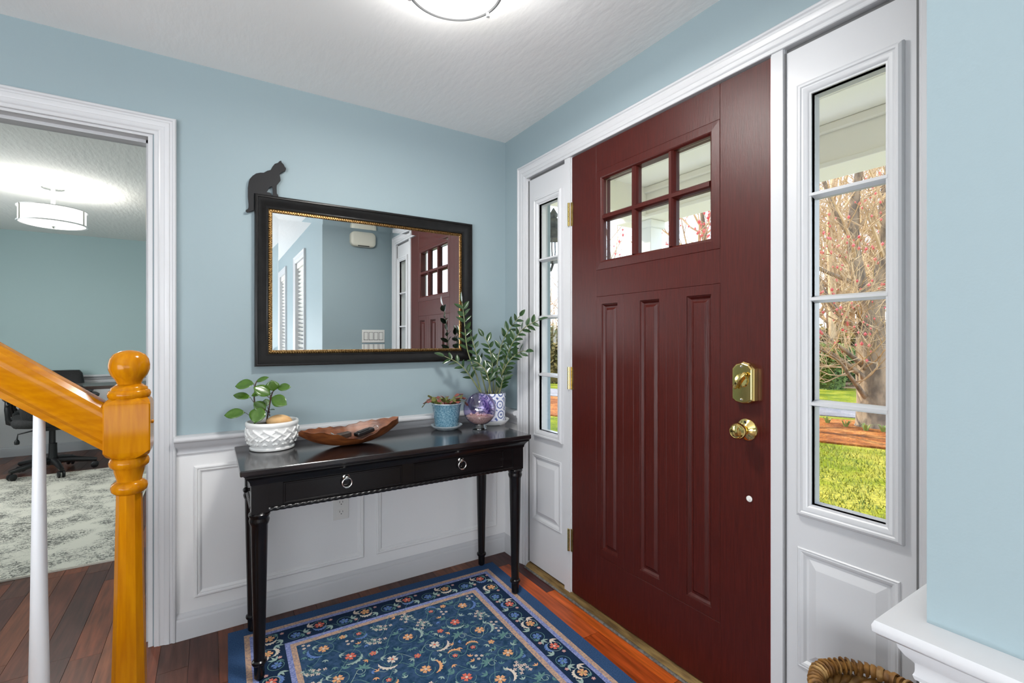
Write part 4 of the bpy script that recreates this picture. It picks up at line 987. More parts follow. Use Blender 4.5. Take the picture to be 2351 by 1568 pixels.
def acanthus(cx, cy, r, a0, sweep_, c, wmax=0.016):
    n = 14; pin, pout = [], []
    for i in range(n + 1):
        s = i / n; a = a0 + sweep_ * s; ww = wmax * math.sin(PI * min(1, s * 0.9 + 0.08)) ** 0.8
        lob = 1.0 if i % 2 == 0 else 0.62
        pin.append(pol(cx, cy, r, a)); pout.append(pol(cx, cy, r + ww * lob, a + sweep_ * 0.04 * lob))
    for i in range(n): pface([pin[i], pin[i + 1], pout[i + 1], pout[i]] if sweep_ < 0 else [pin[i], pout[i], pout[i + 1], pin[i + 1]], c, 0.0002)
def sprig(cx, cy, a, L, c, cs='sage', n=6, rb_=0.0085):
    d = Vector((math.cos(a), math.sin(a))); nn = Vector((-d.y, d.x)); P0 = Vector((cx, cy))
    pts = [P0 + d * L * i / 8 + nn * 0.25 * L * math.sin(i / 8 * 2.2) for i in range(9)]
    ribbon(pts, 0.0018, cs)
    for k in range(n):
        p = pts[min(8, 1 + k)] + nn * (0.012 if k % 2 else -0.012)
        flower(p.x, p.y, rb_, c, 'pink' if c == 'cream' else 'cream', 4, a + k)
def leafs(cx, cy, a, L, c, n=3):
    for k in range(n):
        b = a + (k - (n - 1) / 2) * 0.75
        w = L * 0.32
        pface([(cx, cy), (cx + L * 0.4 * math.cos(b) - w * 0.5 * math.sin(b), cy + L * 0.4 * math.sin(b) + w * 0.5 * math.cos(b)), (cx + L * 0.7 * math.cos(b) - w * 0.35 * math.sin(b), cy + L * 0.7 * math.sin(b) + w * 0.35 * math.cos(b)), (cx + L * math.cos(b), cy + L * math.sin(b)),
               (cx + L * 0.7 * math.cos(b) + w * 0.35 * math.sin(b), cy + L * 0.7 * math.sin(b) - w * 0.35 * math.cos(b)), (cx + L * 0.4 * math.cos(b) + w * 0.5 * math.sin(b), cy + L * 0.4 * math.sin(b) - w * 0.5 * math.cos(b))][::-1], c, 0.00015 + 0.00001 * k)
rg = random.Random(42)
# border motifs along all four sides
def border(p0, p1, inward):
    p0, p1 = Vector(p0), Vector(p1); d = (p1 - p0); L = d.length; d.normalize(); n_ = Vector(inward)
    a = math.atan2(d.y, d.x); ai = math.atan2(n_.y, n_.x); step = 0.086; K = int(L / step); step = L / K
    seq = ['orange', 'peri', 'coral', 'peri']
    for i in range(K + 1):
        c = p0 + d * step * i; sgn = 1 if i % 2 else -1
        cc = c + n_ * 0.012 * sgn
        col = seq[i % 4]
        if i % 2 == 0:
            flower(cc.x, cc.y, 0.021, col, 'cream' if col == 'coral' else 'gold', 5, rg.uniform(0, 6))
            spiral(cc.x, cc.y, 0.030, a + rg.uniform(0, 6), 0.9, 'pale', 0.0022, sgn, 0.9)
            acanthus(cc.x, cc.y, 0.029, ai + (0 if sgn < 0 else PI) + 0.9, -1.9, 'cream' if i % 4 == 0 else 'peri', 0.015)
        else:
            spiral(cc.x, cc.y, 0.032, a, 1.0, 'sage', 0.0026, sgn, 0.7)
            flower(cc.x, cc.y, 0.020, 'peri', 'sage', 5, rg.uniform(0, 6)); leafs(cc.x + d.x * 0.03, cc.y + d.y * 0.03, a + 0.5 * sgn, 0.03, 'pale', 3)
        e = c + d * step * 0.5 - n_ * 0.020 * sgn
        leafs(e.x, e.y, a + PI * (0 if sgn > 0 else 1) + 0.4, 0.030, 'cream' if i % 2 else 'pale', 3)
        e = c + d * step * 0.5 + n_ * 0.026 * sgn
        flower(e.x, e.y, 0.0085, 'pink', 'cream', 5, 0.3); leafs(e.x - d.x * 0.014, e.y - d.y * 0.014, a + PI, 0.020, 'sage', 3)
bx, by = RW / 2 - 0.141, RL / 2 - 0.141
border((-bx, by), (bx, by), (0, -1)); border((bx, by - 0.086), (bx, -by + 0.086), (-1, 0)); border((bx, -by), (-bx, -by), (0, 1)); border((-bx, -by + 0.086), (-bx, by - 0.086), (1, 0))
# long winding vines under the motifs
for vy in range(9):
    y0 = -(RL / 2 - 0.25) + vy * 0.165
    for s in (1, -1):
        ribbon([(s * (0.01 + 0.352 * i / 30), y0 + 0.05 * math.sin(i * 0.42 + vy) + 0.03 * math.sin(i * 0.19 + 2 * vy)) for i in range(31)], 0.0022, 'sage')
        ribbon([(s * (0.01 + 0.352 * i / 30), y0 + 0.075 + 0.035 * math.sin(i * 0.55 + 2 * vy)) for i in range(31)], 0.0018, 'pale' if vy % 3 == 0 else 'sage')
# field motifs, mirrored about the long axis
fx, fy = RW / 2 - 0.228, RL / 2 - 0.228
placed = []
def free(x, y, r):
    if abs(x) + r * 0.75 > fx - 0.004 or abs(y) + r * 0.75 > fy - 0.004: return False
    return all((x - a) ** 2 + (y - b) ** 2 > (0.86 * (r + c)) ** 2 for a, b, c in placed)
def both(fn, x, y, r):
    placed.append((x, y, r)); fn(x, y, 1)
    if abs(x) > r * 0.6: placed.append((-x, y, r)); fn(-x, y, -1)
def mot_a(x, y, s):
    c = rg_c[0]
    flower(x, y, 0.022, c, 'cream' if c != 'cream' else 'coral', 5, 0.4 * s); spiral(x, y, 0.040, PI / 2 - s * 0.5, 0.8, 'sage', 0.0022, s, 0.85)
    acanthus(x + 0.006 * s, y + 0.006, 0.046, -PI / 2 - s * rg_c[5], s * 1.7, rg_c[1], 0.015); leafs(x - 0.03 * s, y + 0.040, PI / 2 + 0.5 * s, 0.026, 'sage', 3); leafs(x + 0.036 * s, y + 0.030, 0.6 * s, 0.022, 'pale', 3)
def mot_b(x, y, s):
    sprig(x - 0.03 * s, y - 0.02, PI / 2 - s * 0.9, 0.075, 'cream'); sprig(x + 0.01 * s, y - 0.025, PI / 2 - s * 0.2, 0.06, rg_c[2])
def mot_c(x, y, s):
    acanthus(x, y, 0.03, s * 0.4, s * 1.8, rg_c[1], 0.013); spiral(x, y, 0.028, 0, 1.2, 'sage', 0.0024, s, 0.4); flower(x, y, 0.011, 'coral', 'cream', 5)
def mot_d(x, y, s):
    leafs(x, y, PI / 2 + s * 0.5, 0.032, 'sage', 5); spiral(x + 0.012 * s, y - 0.01, 0.018, 0, 1.1, 'pale', 0.0022, s, 0.4)
def mot_e(x, y, s):
    flower(x, y, 0.014, rg_c[0], 'gold', 5, s); leafs(x - 0.018 * s, y - 0.006, PI + s * 0.6, 0.02, 'pale', 3); leafs(x + 0.016 * s, y + 0.008, 0.8 * s, 0.02, 'sage', 3)
def mot_f(x, y, s):
    for k in range(3): flower(x + 0.012 * math.cos(k * 2.1), y + 0.012 * math.sin(k * 2.1), 0.0075, 'cream', 'pink', 5, k)
def mot_g(x, y, s): leafs(x, y, rg_c[3], 0.018, rg_c[4], 3)
for fn, r, tries in ((mot_a, 0.066, 70), (mot_b, 0.054, 60), (mot_c, 0.044, 120), (mot_b, 0.046, 400), (mot_d, 0.034, 500), (mot_e, 0.028, 500), (mot_f, 0.021, 700), (mot_g, 0.013, 3800)):
    for _ in range(tries):
        x, y = rg.uniform(0, fx), rg.uniform(-fy, fy)
        rg_c = [rg.choice(('orange', 'coral', 'orange', 'cream')), rg.choice(('cream', 'pale', 'peri', 'sage', 'peri', 'orange')), rg.choice(('cream', 'pale', 'pink')), rg.uniform(0, 6.3), rg.choice(('sage', 'pale', 'peri', 'sage', 'orange')), rg.uniform(-0.8, 1.6)]
        if free(x, y, r): both(fn, x, y, r)
# fine stitched outline at both bands
po_ = pt.build('woven_motifs', [RC[n] for n in pat_names], rug, local=True, fix=False)
tag(po_, 'woven flowers, leaves and scrolls in cream, coral, sage and blue', kind='stuff')

# ================================================================== STAIR RAILING
rail = thing('stair_railing', 'honey oak newel post and handrail with a white baluster', 'railing', (-1.5845, -0.913, 0.0))
NX, NY = -1.5845, -0.913
nw = thing('newel_post', None, None, (0, 0, 0)); nw.parent = rail
def nwb(mb, name, mat='oak', **k): return mb.build(name, MT[mat], nw, **k)
m = MB(); m.lathe([(0, 1.094), (0.0225, 1.094), (0.0235, 1.099), (0.026, 1.106), (0.034, 1.117), (0.0385, 1.130), (0.0390, 1.141), (0.0365, 1.154), (0.030, 1.165), (0.019, 1.1715), (0.008, 1.1745), (0, 1.175)], 40, (NX, NY, 0)); nwb(m, 'ball_finial', smooth=60)
m = MB(); m.lathe([(0, 1.060), (0.034, 1.062), (0.0395, 1.066), (0.041, 1.074), (0.0385, 1.081), (0.035, 1.083), (0.0345, 1.088), (0.029, 1.092), (0.024, 1.096), (0, 1.096)], 40, (NX, NY, 0)); nwb(m, 'collar', smooth=50)
hb = 0.0425
m = MB()
# block with arched (lamb's tongue) shoulders top and bottom
rings_ = []
for z, e, cut in ((0.927, 0.010, 0.022), (0.935, 0.003, 0.012), (0.945, 0.0, 0.0028), (1.052, 0.0, 0.0028), (1.060, 0.003, 0.012), (1.068, 0.010, 0.022)):
    h = hb - e; c_ = min(cut, h * 0.58)
    rings_.append([(NX + a * h + b_ * (h - c_) * 0 + (0 if True else 0), 0, 0) for a, b_ in ()] or
                  [(NX + (h - c_), NY - h, z), (NX + h, NY - (h - c_), z), (NX + h, NY + (h - c_), z), (NX + (h - c_), NY + h, z), (NX - (h - c_), NY + h, z), (NX - h, NY + (h - c_), z), (NX - h, NY - (h - c_), z), (NX - (h - c_), NY - h, z)])
m.rings(rings_); nwb(m, 'square_block', smooth=25)
m = MB(); m.lathe([(0, 0.928), (0.031, 0.928), (0.036, 0.924), (0.0385, 0.916), (0.037, 0.908), (0.032, 0.903), (0.0295, 0.900), (0.0285, 0.893), (0.0255, 0.882), (0.0242, 0.876), (0.0240, 0.872), (0.028, 0.870), (0.0335, 0.865), (0.0350, 0.857), (0.0335, 0.849), (0.028, 0.844), (0.0255, 0.842), (0, 0.842)], 40, (NX, NY, 0)); nwb(m, 'turned_rings', smooth=50)
m = MB(); m.lathe([(0.0245, 0.843), (0.0250, 0.80), (0.0285, 0.60), (0.033, 0.40), (0.034, 0.30), (0.0, 0.30)], 10, (NX, NY, 0), phase=0.2); nwb(m, 'fluted_shaft', smooth=20)
m = MB(); m.box(NX - hb, NX + hb, NY - hb, NY + hb, 0.0, 0.30); nwb(m, 'square_base', bevel=0.003)
m = MB(); m.lathe([(0, 0.004), (0.004, 0.003), (0.005, 0)], 12, (NX + hb, NY, 1.005), Matrix.Rotation(PI / 2, 3, 'Y')); nwb(m, 'wood_plug')
m = MB(); SL = 0.79
prof = [(-0.018, -0.054), (0.018, -0.054), (0.019, -0.040), (0.016, -0.034), (0.017, -0.026), (0.026, -0.010), (0.033, 0.006), (0.034, 0.022), (0.030, 0.038), (0.020, 0.049), (0.0, 0.053), (-0.020, 0.049), (-0.030, 0.038), (-0.034, 0.022), (-0.033, 0.006), (-0.026, -0.010), (-0.017, -0.026), (-0.016, -0.034), (-0.019, -0.040)]
ends = []
for x in (NX - hb + 0.004, NX - 1.15):
    zc_ = 1.004 + SL * (NX - hb - x)
    ends.append([(x, NY + a, zc_ + b * 1.06) for a, b in prof])
m.rings(ends); m.build('handrail', MT['oak_rail'], rail, smooth=28)
MT['balw'] = pm('white_painted_baluster', (0.62, 0.635, 0.66, 1), 0.35, bump=0.03, scale=40)
bal0 = None
for i, bx_ in enumerate((-1.738, -1.863, -1.988, -2.113)):
    ztop = 0.965 + SL * (NX - hb - bx_); zb_ = 0.19 if i == 0 else 0.19 + 0.19 * ((-1.62 - bx_) // 0.255)
    m = MB(); m.lathe([(0, zb_), (0.017, zb_), (0.0170, zb_ + 0.28), (0.0145, 0.62 + ztop - 1.05), (0.0095, ztop), (0, ztop)], 20, (bx_, NY, 0)); m.build('baluster', MT['balw'], rail, smooth=40)
stp = thing('staircase', 'stair treads and risers under the railing', 'stairs', (-1.9, -1.4, 0), kind='structure')
for i in range(4):
    x1 = -1.62 - 0.255 * i
    m = MB(); m.box(x1 - 0.27, x1 + 0.02, -1.85, -0.87, 0.19 * (i + 1) - 0.03, 0.19 * (i + 1)); m.build('tread', MT['oak_rail'], stp, bevel=0.004)
    m = MB(); m.box(x1 - 0.24, x1, -1.84, -0.88, 0.19 * i, 0.19 * (i + 1) - 0.03); m.build('riser', MT['white'], stp)

# ================================================================== OFFICE
def rug_office():
    m_ = bpy.data.materials.new('distressed_grey_rug'); m_.use_nodes = True; t = m_.node_tree; p_ = t.nodes['Principled BSDF']
    g = t.nodes.new('ShaderNodeTexCoord'); mp = t.nodes.new('ShaderNodeMapping'); t.links.new(g.outputs['Object'], mp.inputs[0])
    n0 = t.nodes.new('ShaderNodeTexNoise'); n0.inputs['Scale'].default_value = 5; t.links.new(mp.outputs[0], n0.inputs['Vector'])
    n1 = t.nodes.new('ShaderNodeTexNoise'); n1.inputs['Scale'].default_value = 34; n1.inputs['Detail'].default_value = 5; n1.inputs['Distortion'].default_value = 1.5
    mp2 = t.nodes.new('ShaderNodeMapping'); mp2.inputs['Scale'].default_value = (0.8, 1.6, 1); t.links.new(g.outputs['Object'], mp2.inputs[0]); t.links.new(mp2.outputs[0], n1.inputs['Vector'])
    ab = t.nodes.new('ShaderNodeMath'); ab.operation = 'SUBTRACT'; ab.inputs[1].default_value = 0.5; t.links.new(n1.outputs[0], ab.inputs[0])
    a2 = t.nodes.new('ShaderNodeMath'); a2.operation = 'ABSOLUTE'; t.links.new(ab.outputs[0], a2.inputs[0])
    th = t.nodes.new('ShaderNodeMapRange'); th.inputs['From Min'].default_value = 0.38; th.inputs['From Max'].default_value = 0.66; th.inputs['To Min'].default_value = 0.0; th.inputs['To Max'].default_value = 0.075; t.links.new(n0.outputs[0], th.inputs['Value'])
    lt = t.nodes.new('ShaderNodeMath'); lt.operation = 'LESS_THAN'; t.links.new(a2.outputs[0], lt.inputs[0]); t.links.new(th.outputs[0], lt.inputs[1])
    mx = t.nodes.new('ShaderNodeMix'); mx.data_type = 'RGBA'; t.links.new(lt.outputs[0], mx.inputs[0]); mx.inputs[6].default_value = S(202, 200, 188); mx.inputs[7].default_value = S(88, 88, 84)
    t.links.new(mx.outputs[2], p_.inputs['Base Color']); p_.inputs['Roughness'].default_value = 0.95
    return m_
MT['offrug'] = rug_office()
o = MB(); o.box(-4.0, -1.865, 1.02, 3.42, 0.0, 0.009)
ar = thing('area_rug', 'pale grey distressed area rug on the office floor', 'rug', (-2.96, 2.22, 0.0))
o.build('rug_pile', MT['offrug'], ar, bevel=0.003)
o = MB(); MT['bind'] = fab('rug_binding', S(206, 202, 190), S(188, 184, 172))
o.box(-4.0, -1.865, 1.012, 1.02, 0.0, 0.0095); o.box(-1.865, -1.857, 1.012, 3.428, 0, 0.0095); o.box(-4.0, -1.865, 3.42, 3.428, 0, 0.0095); o.build('binding', MT['bind'], ar)

dk = thing('office_desk', 'dark walnut desk against the back of the office', 'desk', (-2.75, 3.85, 0.0))
m = MB(); m.box(-3.75, -1.72, 3.62, 4.10, 0.725, 0.757); m.build('desktop', MT['desk'], dk, bevel=0.002)
m = MB(); m.box(-3.70, -1.77, 3.90, 3.92, 0.45, 0.725)
for dx in (-3.70, -1.80):
    for dy in (3.66, 4.06):
        q = MB(); q.tube([(dx, dy, 0.0), (dx, dy, 0.725)], 0.022, 12); q.build('desk_leg', MT['nickel'] if dx > -2 else MT['black_plastic'], dk, smooth=40)
# a chrome tipped leg of a side table close to the doorway
sl = thing('side_stand', 'slim black and chrome stand leg just inside the office doorway', 'stand', (-1.965, 3.0, 0.0095))
m = MB(); m.tube([(-1.965, 3.0, 0.020), (-1.965, 3.0, 0.40)], 0.017, 14); m.build('chrome_leg', MT['nickel'], sl, smooth=40)
m = MB(); m.lathe([(0, 0), (0.035, 0), (0.036, 0.008), (0.02, 0.014), (0, 0.014)], 20, (-1.965, 3.0, 0.0095)); m.build('foot', MT['black_plastic'], sl, smooth=40)
m = MB(); m.box(-2.00, -1.70, 2.96, 3.26, 0.40, 0.42); m.build('shelf', MT['black_plastic'], sl)
m = MB(); m.tube([(-1.74, 3.2, 0.0), (-1.74, 3.2, 0.40)], 0.017, 14); m.build('chrome_leg', MT['nickel'], sl, smooth=40)

def office_chair(name, label, loc, rotz, high, base=True):
    r = thing(name, label, 'chair', loc, rotz=rotz)
    B = lambda mb, n, mt, **k: mb.build(n, MT[mt], r, local=True, **k)
    if not base:
        m = MB(); m.lathe([(0, 0), (0.17, 0.0), (0.17, 0.012), (0.03, 0.03), (0.026, 0.10), (0.024, 0.40), (0, 0.40)], 24); B(m, 'disc_base', 'black_plastic', smooth=40)
    if base:
        for i in range(5):
            a = math.radians(4 - 72 * i) - rotz; d = Vector((math.cos(a), math.sin(a), 0))
            m = MB(); m.tube([d * 0.02 + UP * 0.105, d * 0.14 + UP * 0.100, d * 0.265 + UP * 0.078, d * 0.30 + UP * 0.074], [0.030, 0.026, 0.020, 0.016], 10); arm = B(m, 'base_arm', 'black_plastic', smooth=50)
            s = Vector((-d.y, d.x, 0))
            m = MB()
            for sg in (-1, 1):
                c = d * 0.285 + s * sg * 0.016 + UP * 0.028
                R_ = Matrix((d, UP, s)).transposed()
                m.lathe([(0, -0.009), (0.022, -0.009), (0.028, -0.005), (0.028, 0.005), (0.022, 0.009), (0, 0.009)], 16, c, R_)
            m.tube([d * 0.285 + UP * 0.045, d * 0.29 + UP * 0.078], 0.010, 8); B(m, 'caster', 'black_plastic', smooth=40)
        m = MB(); m.lathe([(0, 0.07), (0.036, 0.07), (0.038, 0.12), (0.030, 0.16), (0.028, 0.26), (0.018, 0.262), (0.017, 0.40), (0, 0.40)], 20); B(m, 'gas_column', 'black_plastic', smooth=40)
    m = MB(); m.box(-0.10, 0.10, -0.10, 0.10, 0.385, 0.425); B(m, 'tilt_mechanism', 'black_plastic', bevel=0.01)
    m = MB(); m.tube([(-0.10, -0.05, 0.40), (-0.22, -0.05, 0.375), (-0.225, -0.05, 0.33)], 0.006, 8); m.lathe([(0, 0.285), (0.016, 0.29), (0.018, 0.31), (0.010, 0.33), (0, 0.332)], 12, (-0.225, -0.05, 0)); B(m, 'lever', 'black_plastic', smooth=50)
    # seat: rounded cushion
    m = MB(); rs5 = []
    for z, e in ((0.425, 0.05), (0.432, 0.015), (0.455, 0.0), (0.485, 0.0), (0.505, 0.02), (0.512, 0.07)):
        rs5.append([(a, b, z + 0.012 * abs(a) / 0.26) for a, b in rrect(0, 0, 0.262 - e, 0.252 - e, 0.10 - e * 0.5)])
    m.rings(rs5); B(m, 'seat', 'black_fabric' if not high else 'leather', smooth=60)
    top = 0.875 if high else 0.78
    m = MB(); rs5 = []
    for i in range(13):
        s = i / 12; z = 0.50 + (top - 0.50) * s; wd = (0.235 if high else 0.215) * (1 - 0.10 * (2 * s - 1) ** 2) * (1 if s < 0.93 else 0.93)
        yc = -0.235 - 0.05 * s - 0.03 * math.sin(PI * s); th_ = 0.055 if high else 0.035
        ring = []
        for j in range(20):
            a = 2 * PI * j / 20
            ca, sa = math.cos(a), math.sin(a)
            x = wd * math.copysign(abs(ca) ** 0.5, ca); y = yc + th_ * math.copysign(abs(sa) ** 0.6, sa) + 0.05 * (x / wd) ** 2 * 1.0
            ring.append((x, y, z))
        rs5.append(ring)
    m.rings(rs5); B(m, 'backrest', 'black_fabric' if not high else 'leather', smooth=60)
    if high:
        for sx_ in (-0.10, 0.10):
            q = MB(); q.tube([(sx_, -0.335, 0.58), (sx_, -0.352, 0.70), (sx_ * 1.1, -0.342, 0.86)], 0.006, 6); q.tube([(sx_, -0.235, 0.60), (sx_, -0.25, 0.70), (sx_ * 1.1, -0.235, 0.86)], 0.006, 6); B(q, 'seam', 'leather')
    for sg in (-1, 1):
        m = MB(); m.tube([(sg * 0.20, 0.02, 0.43), (sg * 0.275, 0.02, 0.47), (sg * 0.285, 0.06, 0.58), (sg * 0.28, 0.05, 0.665)], [0.018, 0.02, 0.018, 0.018], 8); m.tube([(sg * 0.28, -0.10, 0.60), (sg * 0.28, -0.13, 0.64), (sg * 0.28, -0.10, 0.672)], 0.014, 8)
        m.tube([(sg * 0.22, -0.12, 0.44), (sg * 0.28, -0.13, 0.52), (sg * 0.28, -0.12, 0.62)], 0.016, 8); B(m, 'arm_frame', 'black_plastic', smooth=50)
        m = MB(); m.tube([(sg * 0.28, -0.15, 0.675), (sg * 0.28, -0.08, 0.682), (sg * 0.28, 0.06, 0.680), (sg * 0.28, 0.13, 0.665)], [0.022, 0.034, 0.034, 0.022], 10, flat=0.5); B(m, 'arm_pad', 'black_plastic', smooth=60)
    return r
office_chair('task_chair', 'black fabric task chair with five castors in front of the office desk', (-2.62, 3.50, 0.009), math.radians(14), False)
office_chair('executive_chair', 'black leather high backed chair behind the office desk', (-2.76, 4.16, 0.0), math.radians(188), True, base=False)

EM2 = pm('lit_drum_shade', (0.9, 0.9, 0.88, 1), 0.5, emit=((1.0, 0.97, 0.91, 1), 1.3), bump=0.01)
oc = Vector((-2.40, 2.43, 0))
ol = thing('drum_ceiling_light', 'glowing white drum ceiling light hanging in the office', 'light', (oc.x, oc.y, HC))
m = MB(); m.lathe([(0.0, 2.030), (0.08, 2.028), (0.15, 2.034), (0.184, 2.045), (0.184, 2.150), (0.180, 2.150), (0.180, 2.06), (0.0, 2.06)], 56, oc); m.build('drum_shade', EM2, ol, smooth=40)
for nm_, zz_, pw_, rx_ in (('drum_light_up', 2.135, 7.0, PI), ('drum_light_down', 2.020, 9.0, 0.0)):
    ld = bpy.data.lights.new(nm_, 'AREA'); ld.shape = 'DISK'; ld.size = 0.30; ld.energy = pw_; ld.color = (1.0, 0.97, 0.92)
    lo_ = bpy.data.objects.new(nm_, ld); COL.objects.link(lo_); lo_.location = (oc.x, oc.y, zz_); lo_.rotation_euler = (rx_, 0, 0)
m = MB(); m.lathe([(0.183, 2.040), (0.194, 2.038), (0.194, 2.048), (0.183, 2.048)], 56, oc, cap0=False, cap1=False); m.lathe([(0.186, 2.148), (0.194, 2.146), (0.194, 2.154), (0.186, 2.154)], 56, oc, cap0=False, cap1=False); m.build('shade_rim', MT['steel_white'], ol, smooth=40)
for i in range(3):
    a = math.radians(-20) + 2 * PI * i / 3; m = MB(); m.box(-0.004, 0.004, -0.003, 0.003, 2.04, 2.152); m.v = [(oc.x + 0.193 * math.cos(a) + x, oc.y + 0.193 * math.sin(a) + y, z) for x, y, z in m.v]; m.build('strap', MT['nickel'], ol)
m = MB(); m.lathe([(0.0, 2.06), (0.012, 2.06), (0.012, HC - 0.02), (0, HC - 0.02)], 16, oc); m.build('stem', MT['steel_white'], ol, smooth=40)
m = MB(); m.lathe([(0.0, HC - 0.022), (0.060, HC - 0.022), (0.066, HC - 0.018), (0.066, HC), (0, HC)], 32, oc); m.build('canopy', MT['nickel'], ol, smooth=40)
m = MB(); m.lathe([(0.0, 2.012), (0.010, 2.014), (0.014, 2.026), (0.0, 2.030)], 16, oc); m.build('finial', MT['nickel'], ol, smooth=40)

# ================================================================== WICKER BASKET
MT['wick'] = pm('brown_sea_grass', S(150, 106, 48), 0.6, col2=S(96, 62, 24), scale=40, stretch=(1, 1, 1), bump=0.5, bdist=0.004, detail=6)
MT['wick2'] = pm('pale_sea_grass', S(178, 140, 84), 0.6, col2=S(120, 84, 40), scale=50, bump=0.5, bdist=0.004)
kc = Vector((-0.235, -1.885, 0.0095)); KR = 0.105; KZ = 0.432
bk = thing('wicker_basket', 'woven brown sea grass basket beneath the right sidelight', 'basket', kc)
for iz in range(13):
    z = 0.016 + iz * 0.0285; rr = 0.078 + 0.020 * math.sin(PI * min(1, z / 0.6)) + 0.004
    m = MB(); m.tube([kc + Vector(((rr + 0.004 * math.sin(10 * a + PI * iz)) * math.cos(a), (rr + 0.004 * math.sin(10 * a + PI * iz)) * math.sin(a), z)) for a in [2 * PI * i / 60 for i in range(60)]], 0.0145, 8, loop=True); m.build('weave_row', MT['wick'] if iz % 2 else MT['wick2'], bk, smooth=60)
m = MB(); m.lathe([(0, 0.0), (0.078, 0.0), (0.078, 0.01), (0, 0.01)], 32, kc); m.build('base', MT['wick'], bk)
# braided upper ring
for k2 in range(3):
    m = MB(); pts = [kc + Vector(((KR - 0.004 + 0.008 * math.cos(9 * a + k2 * 2.09)) * math.cos(a), (KR - 0.004 + 0.008 * math.cos(9 * a + k2 * 2.09)) * math.sin(a), KZ - 0.036 + 0.009 * math.sin(9 * a + k2 * 2.09))) for a in [2 * PI * i / 120 for i in range(120)]]
    m.tube(pts, 0.0085, 7, loop=True); m.build('braid_strand', MT['wick2'] if k2 == 1 else MT['wick'], bk, smooth=60)
# wrapped rim: a core ring with each turn of grass as its own piece
m = MB(); m.tube([kc + Vector((KR * math.cos(a), KR * math.sin(a), KZ - 0.004)) for a in [2 * PI * i / 60 for i in range(60)]], 0.0095, 8, loop=True); m.build('rim_core', MT['wick'], bk, smooth=60)
nw_ = 54; rw = random.Random(6)
for i in range(nw_):
    a = 2 * PI * i / nw_; m = MB(); pts = []
    tl = rw.uniform(0.03, 0.06); rr = 0.0125 + rw.uniform(-0.0012, 0.0018)
    for j in range(10):
        b = 2 * PI * j / 10; aa = a + tl * math.sin(b * 0.5 + 0.3) - tl * 0.4
        pts.append(kc + Vector(((KR + rr * math.cos(b)) * math.cos(aa), (KR + rr * math.cos(b)) * math.sin(aa), KZ - 0.004 + rr * math.sin(b))))
    m.tube(pts, 0.0062, 5, loop=True, flat=0.45); m.build('grass_wrap', MT['wick2'] if rw.random() < 0.4 else MT['wick'], bk, smooth=60)
for i in range(12):
    a = 2 * PI * i / 12 + 0.1; m = MB(); m.tube([kc + Vector((KR * math.cos(a), KR * math.sin(a), KZ - 0.01)), kc + Vector(((KR - 0.002) * math.cos(a + 0.03), (KR - 0.002) * math.sin(a + 0.03), KZ - 0.035)), kc + Vector((0.100 * math.cos(a), 0.100 * math.sin(a), KZ - 0.085))], 0.008, 6); m.build('stake', MT['wick'], bk, smooth=60)

# ================================================================== LIVING ROOM WINDOWS (seen in the mirror)
MT['slat'] = pm('white_blind_slat', (0.80, 0.79, 0.75, 1), 0.45, bump=0.02, scale=40)
for wi, (a0, a1) in enumerate(WIN):
    lab = ('white framed living room window with blinds, nearer one in the mirror', 'white framed living room window with blinds, farther one in the mirror')[wi]
    r = thing('window_%d' % (3 + wi), lab, 'window', (XL, (a0 + a1) / 2, WZ0), kind='structure')
    m = MB(); m.frame(LWf, a0 - 0.07, a1 + 0.07, WZ0 - 0.07, WZ1 + 0.07, CASE); m.build('casing', MT['white'], r, smooth=25)
    m = MB(); m.frame(LWf, a0, a1, WZ0, WZ1, [(0, 0.0), (0, -0.14), (0.03, -0.14), (0.03, -0.10), (0.004, -0.10), (0.004, 0.0)]); zm = (WZ0 + WZ1) / 2
    m.box(XL + 0.10, XL + 0.13, a0, a1, zm - 0.02, zm + 0.02); m.build('sash', MT['white'], r)
    for (c, d) in ((WZ0 + 0.03, zm - 0.02), (zm + 0.02, WZ1 - 0.03)):
        m = MB(); m.box(XL + 0.115, XL + 0.118, a0 + 0.03, a1 - 0.03, c, d); m.build('pane', MT['glass'], r)
    bl = thing('window_blind', ('white slatted blind in the nearer living room window', 'white slatted blind in the farther living room window')[wi], 'blind', (XL + 0.05, (a0 + a1) / 2, WZ1), 'living room blinds')
    m = MB(); m.box(XL + 0.01, XL + 0.07, a0 + 0.008, a1 - 0.008, WZ1 - 0.06, WZ1 - 0.004); m.build('head_rail', MT['slat'], bl, bevel=0.003)
    s0 = None; n = 30
    for i in range(n):
        z = WZ1 - 0.085 - i * (WZ1 - WZ0 - 0.11) / n
        if s0 is None:
            q = MB(); q.box(-0.024, 0.024, a0 + 0.012, a1 - 0.012, -0.0013, 0.0013); s0 = q.build('slat', MT['slat'], bl, local=True)
            s0.data.transform(Matrix.Translation((0, -(a0 + a1) / 2, 0))); o = s0
        else: o = copy_obj(s0, bl)
        o.location = (-0.01, 0, z - WZ1); o.rotation_euler = (0, math.radians(28), 0)
    m = MB(); m.tube([(XL + 0.03, a0 + 0.12, WZ1 - 0.06), (XL + 0.03, a0 + 0.12, WZ0 + 0.03)], 0.0015, 5); m.tube([(XL + 0.03, a1 - 0.12, WZ1 - 0.06), (XL + 0.03, a1 - 0.12, WZ0 + 0.03)], 0.0015, 5); m.build('ladder_cord', MT['slat'], bl)

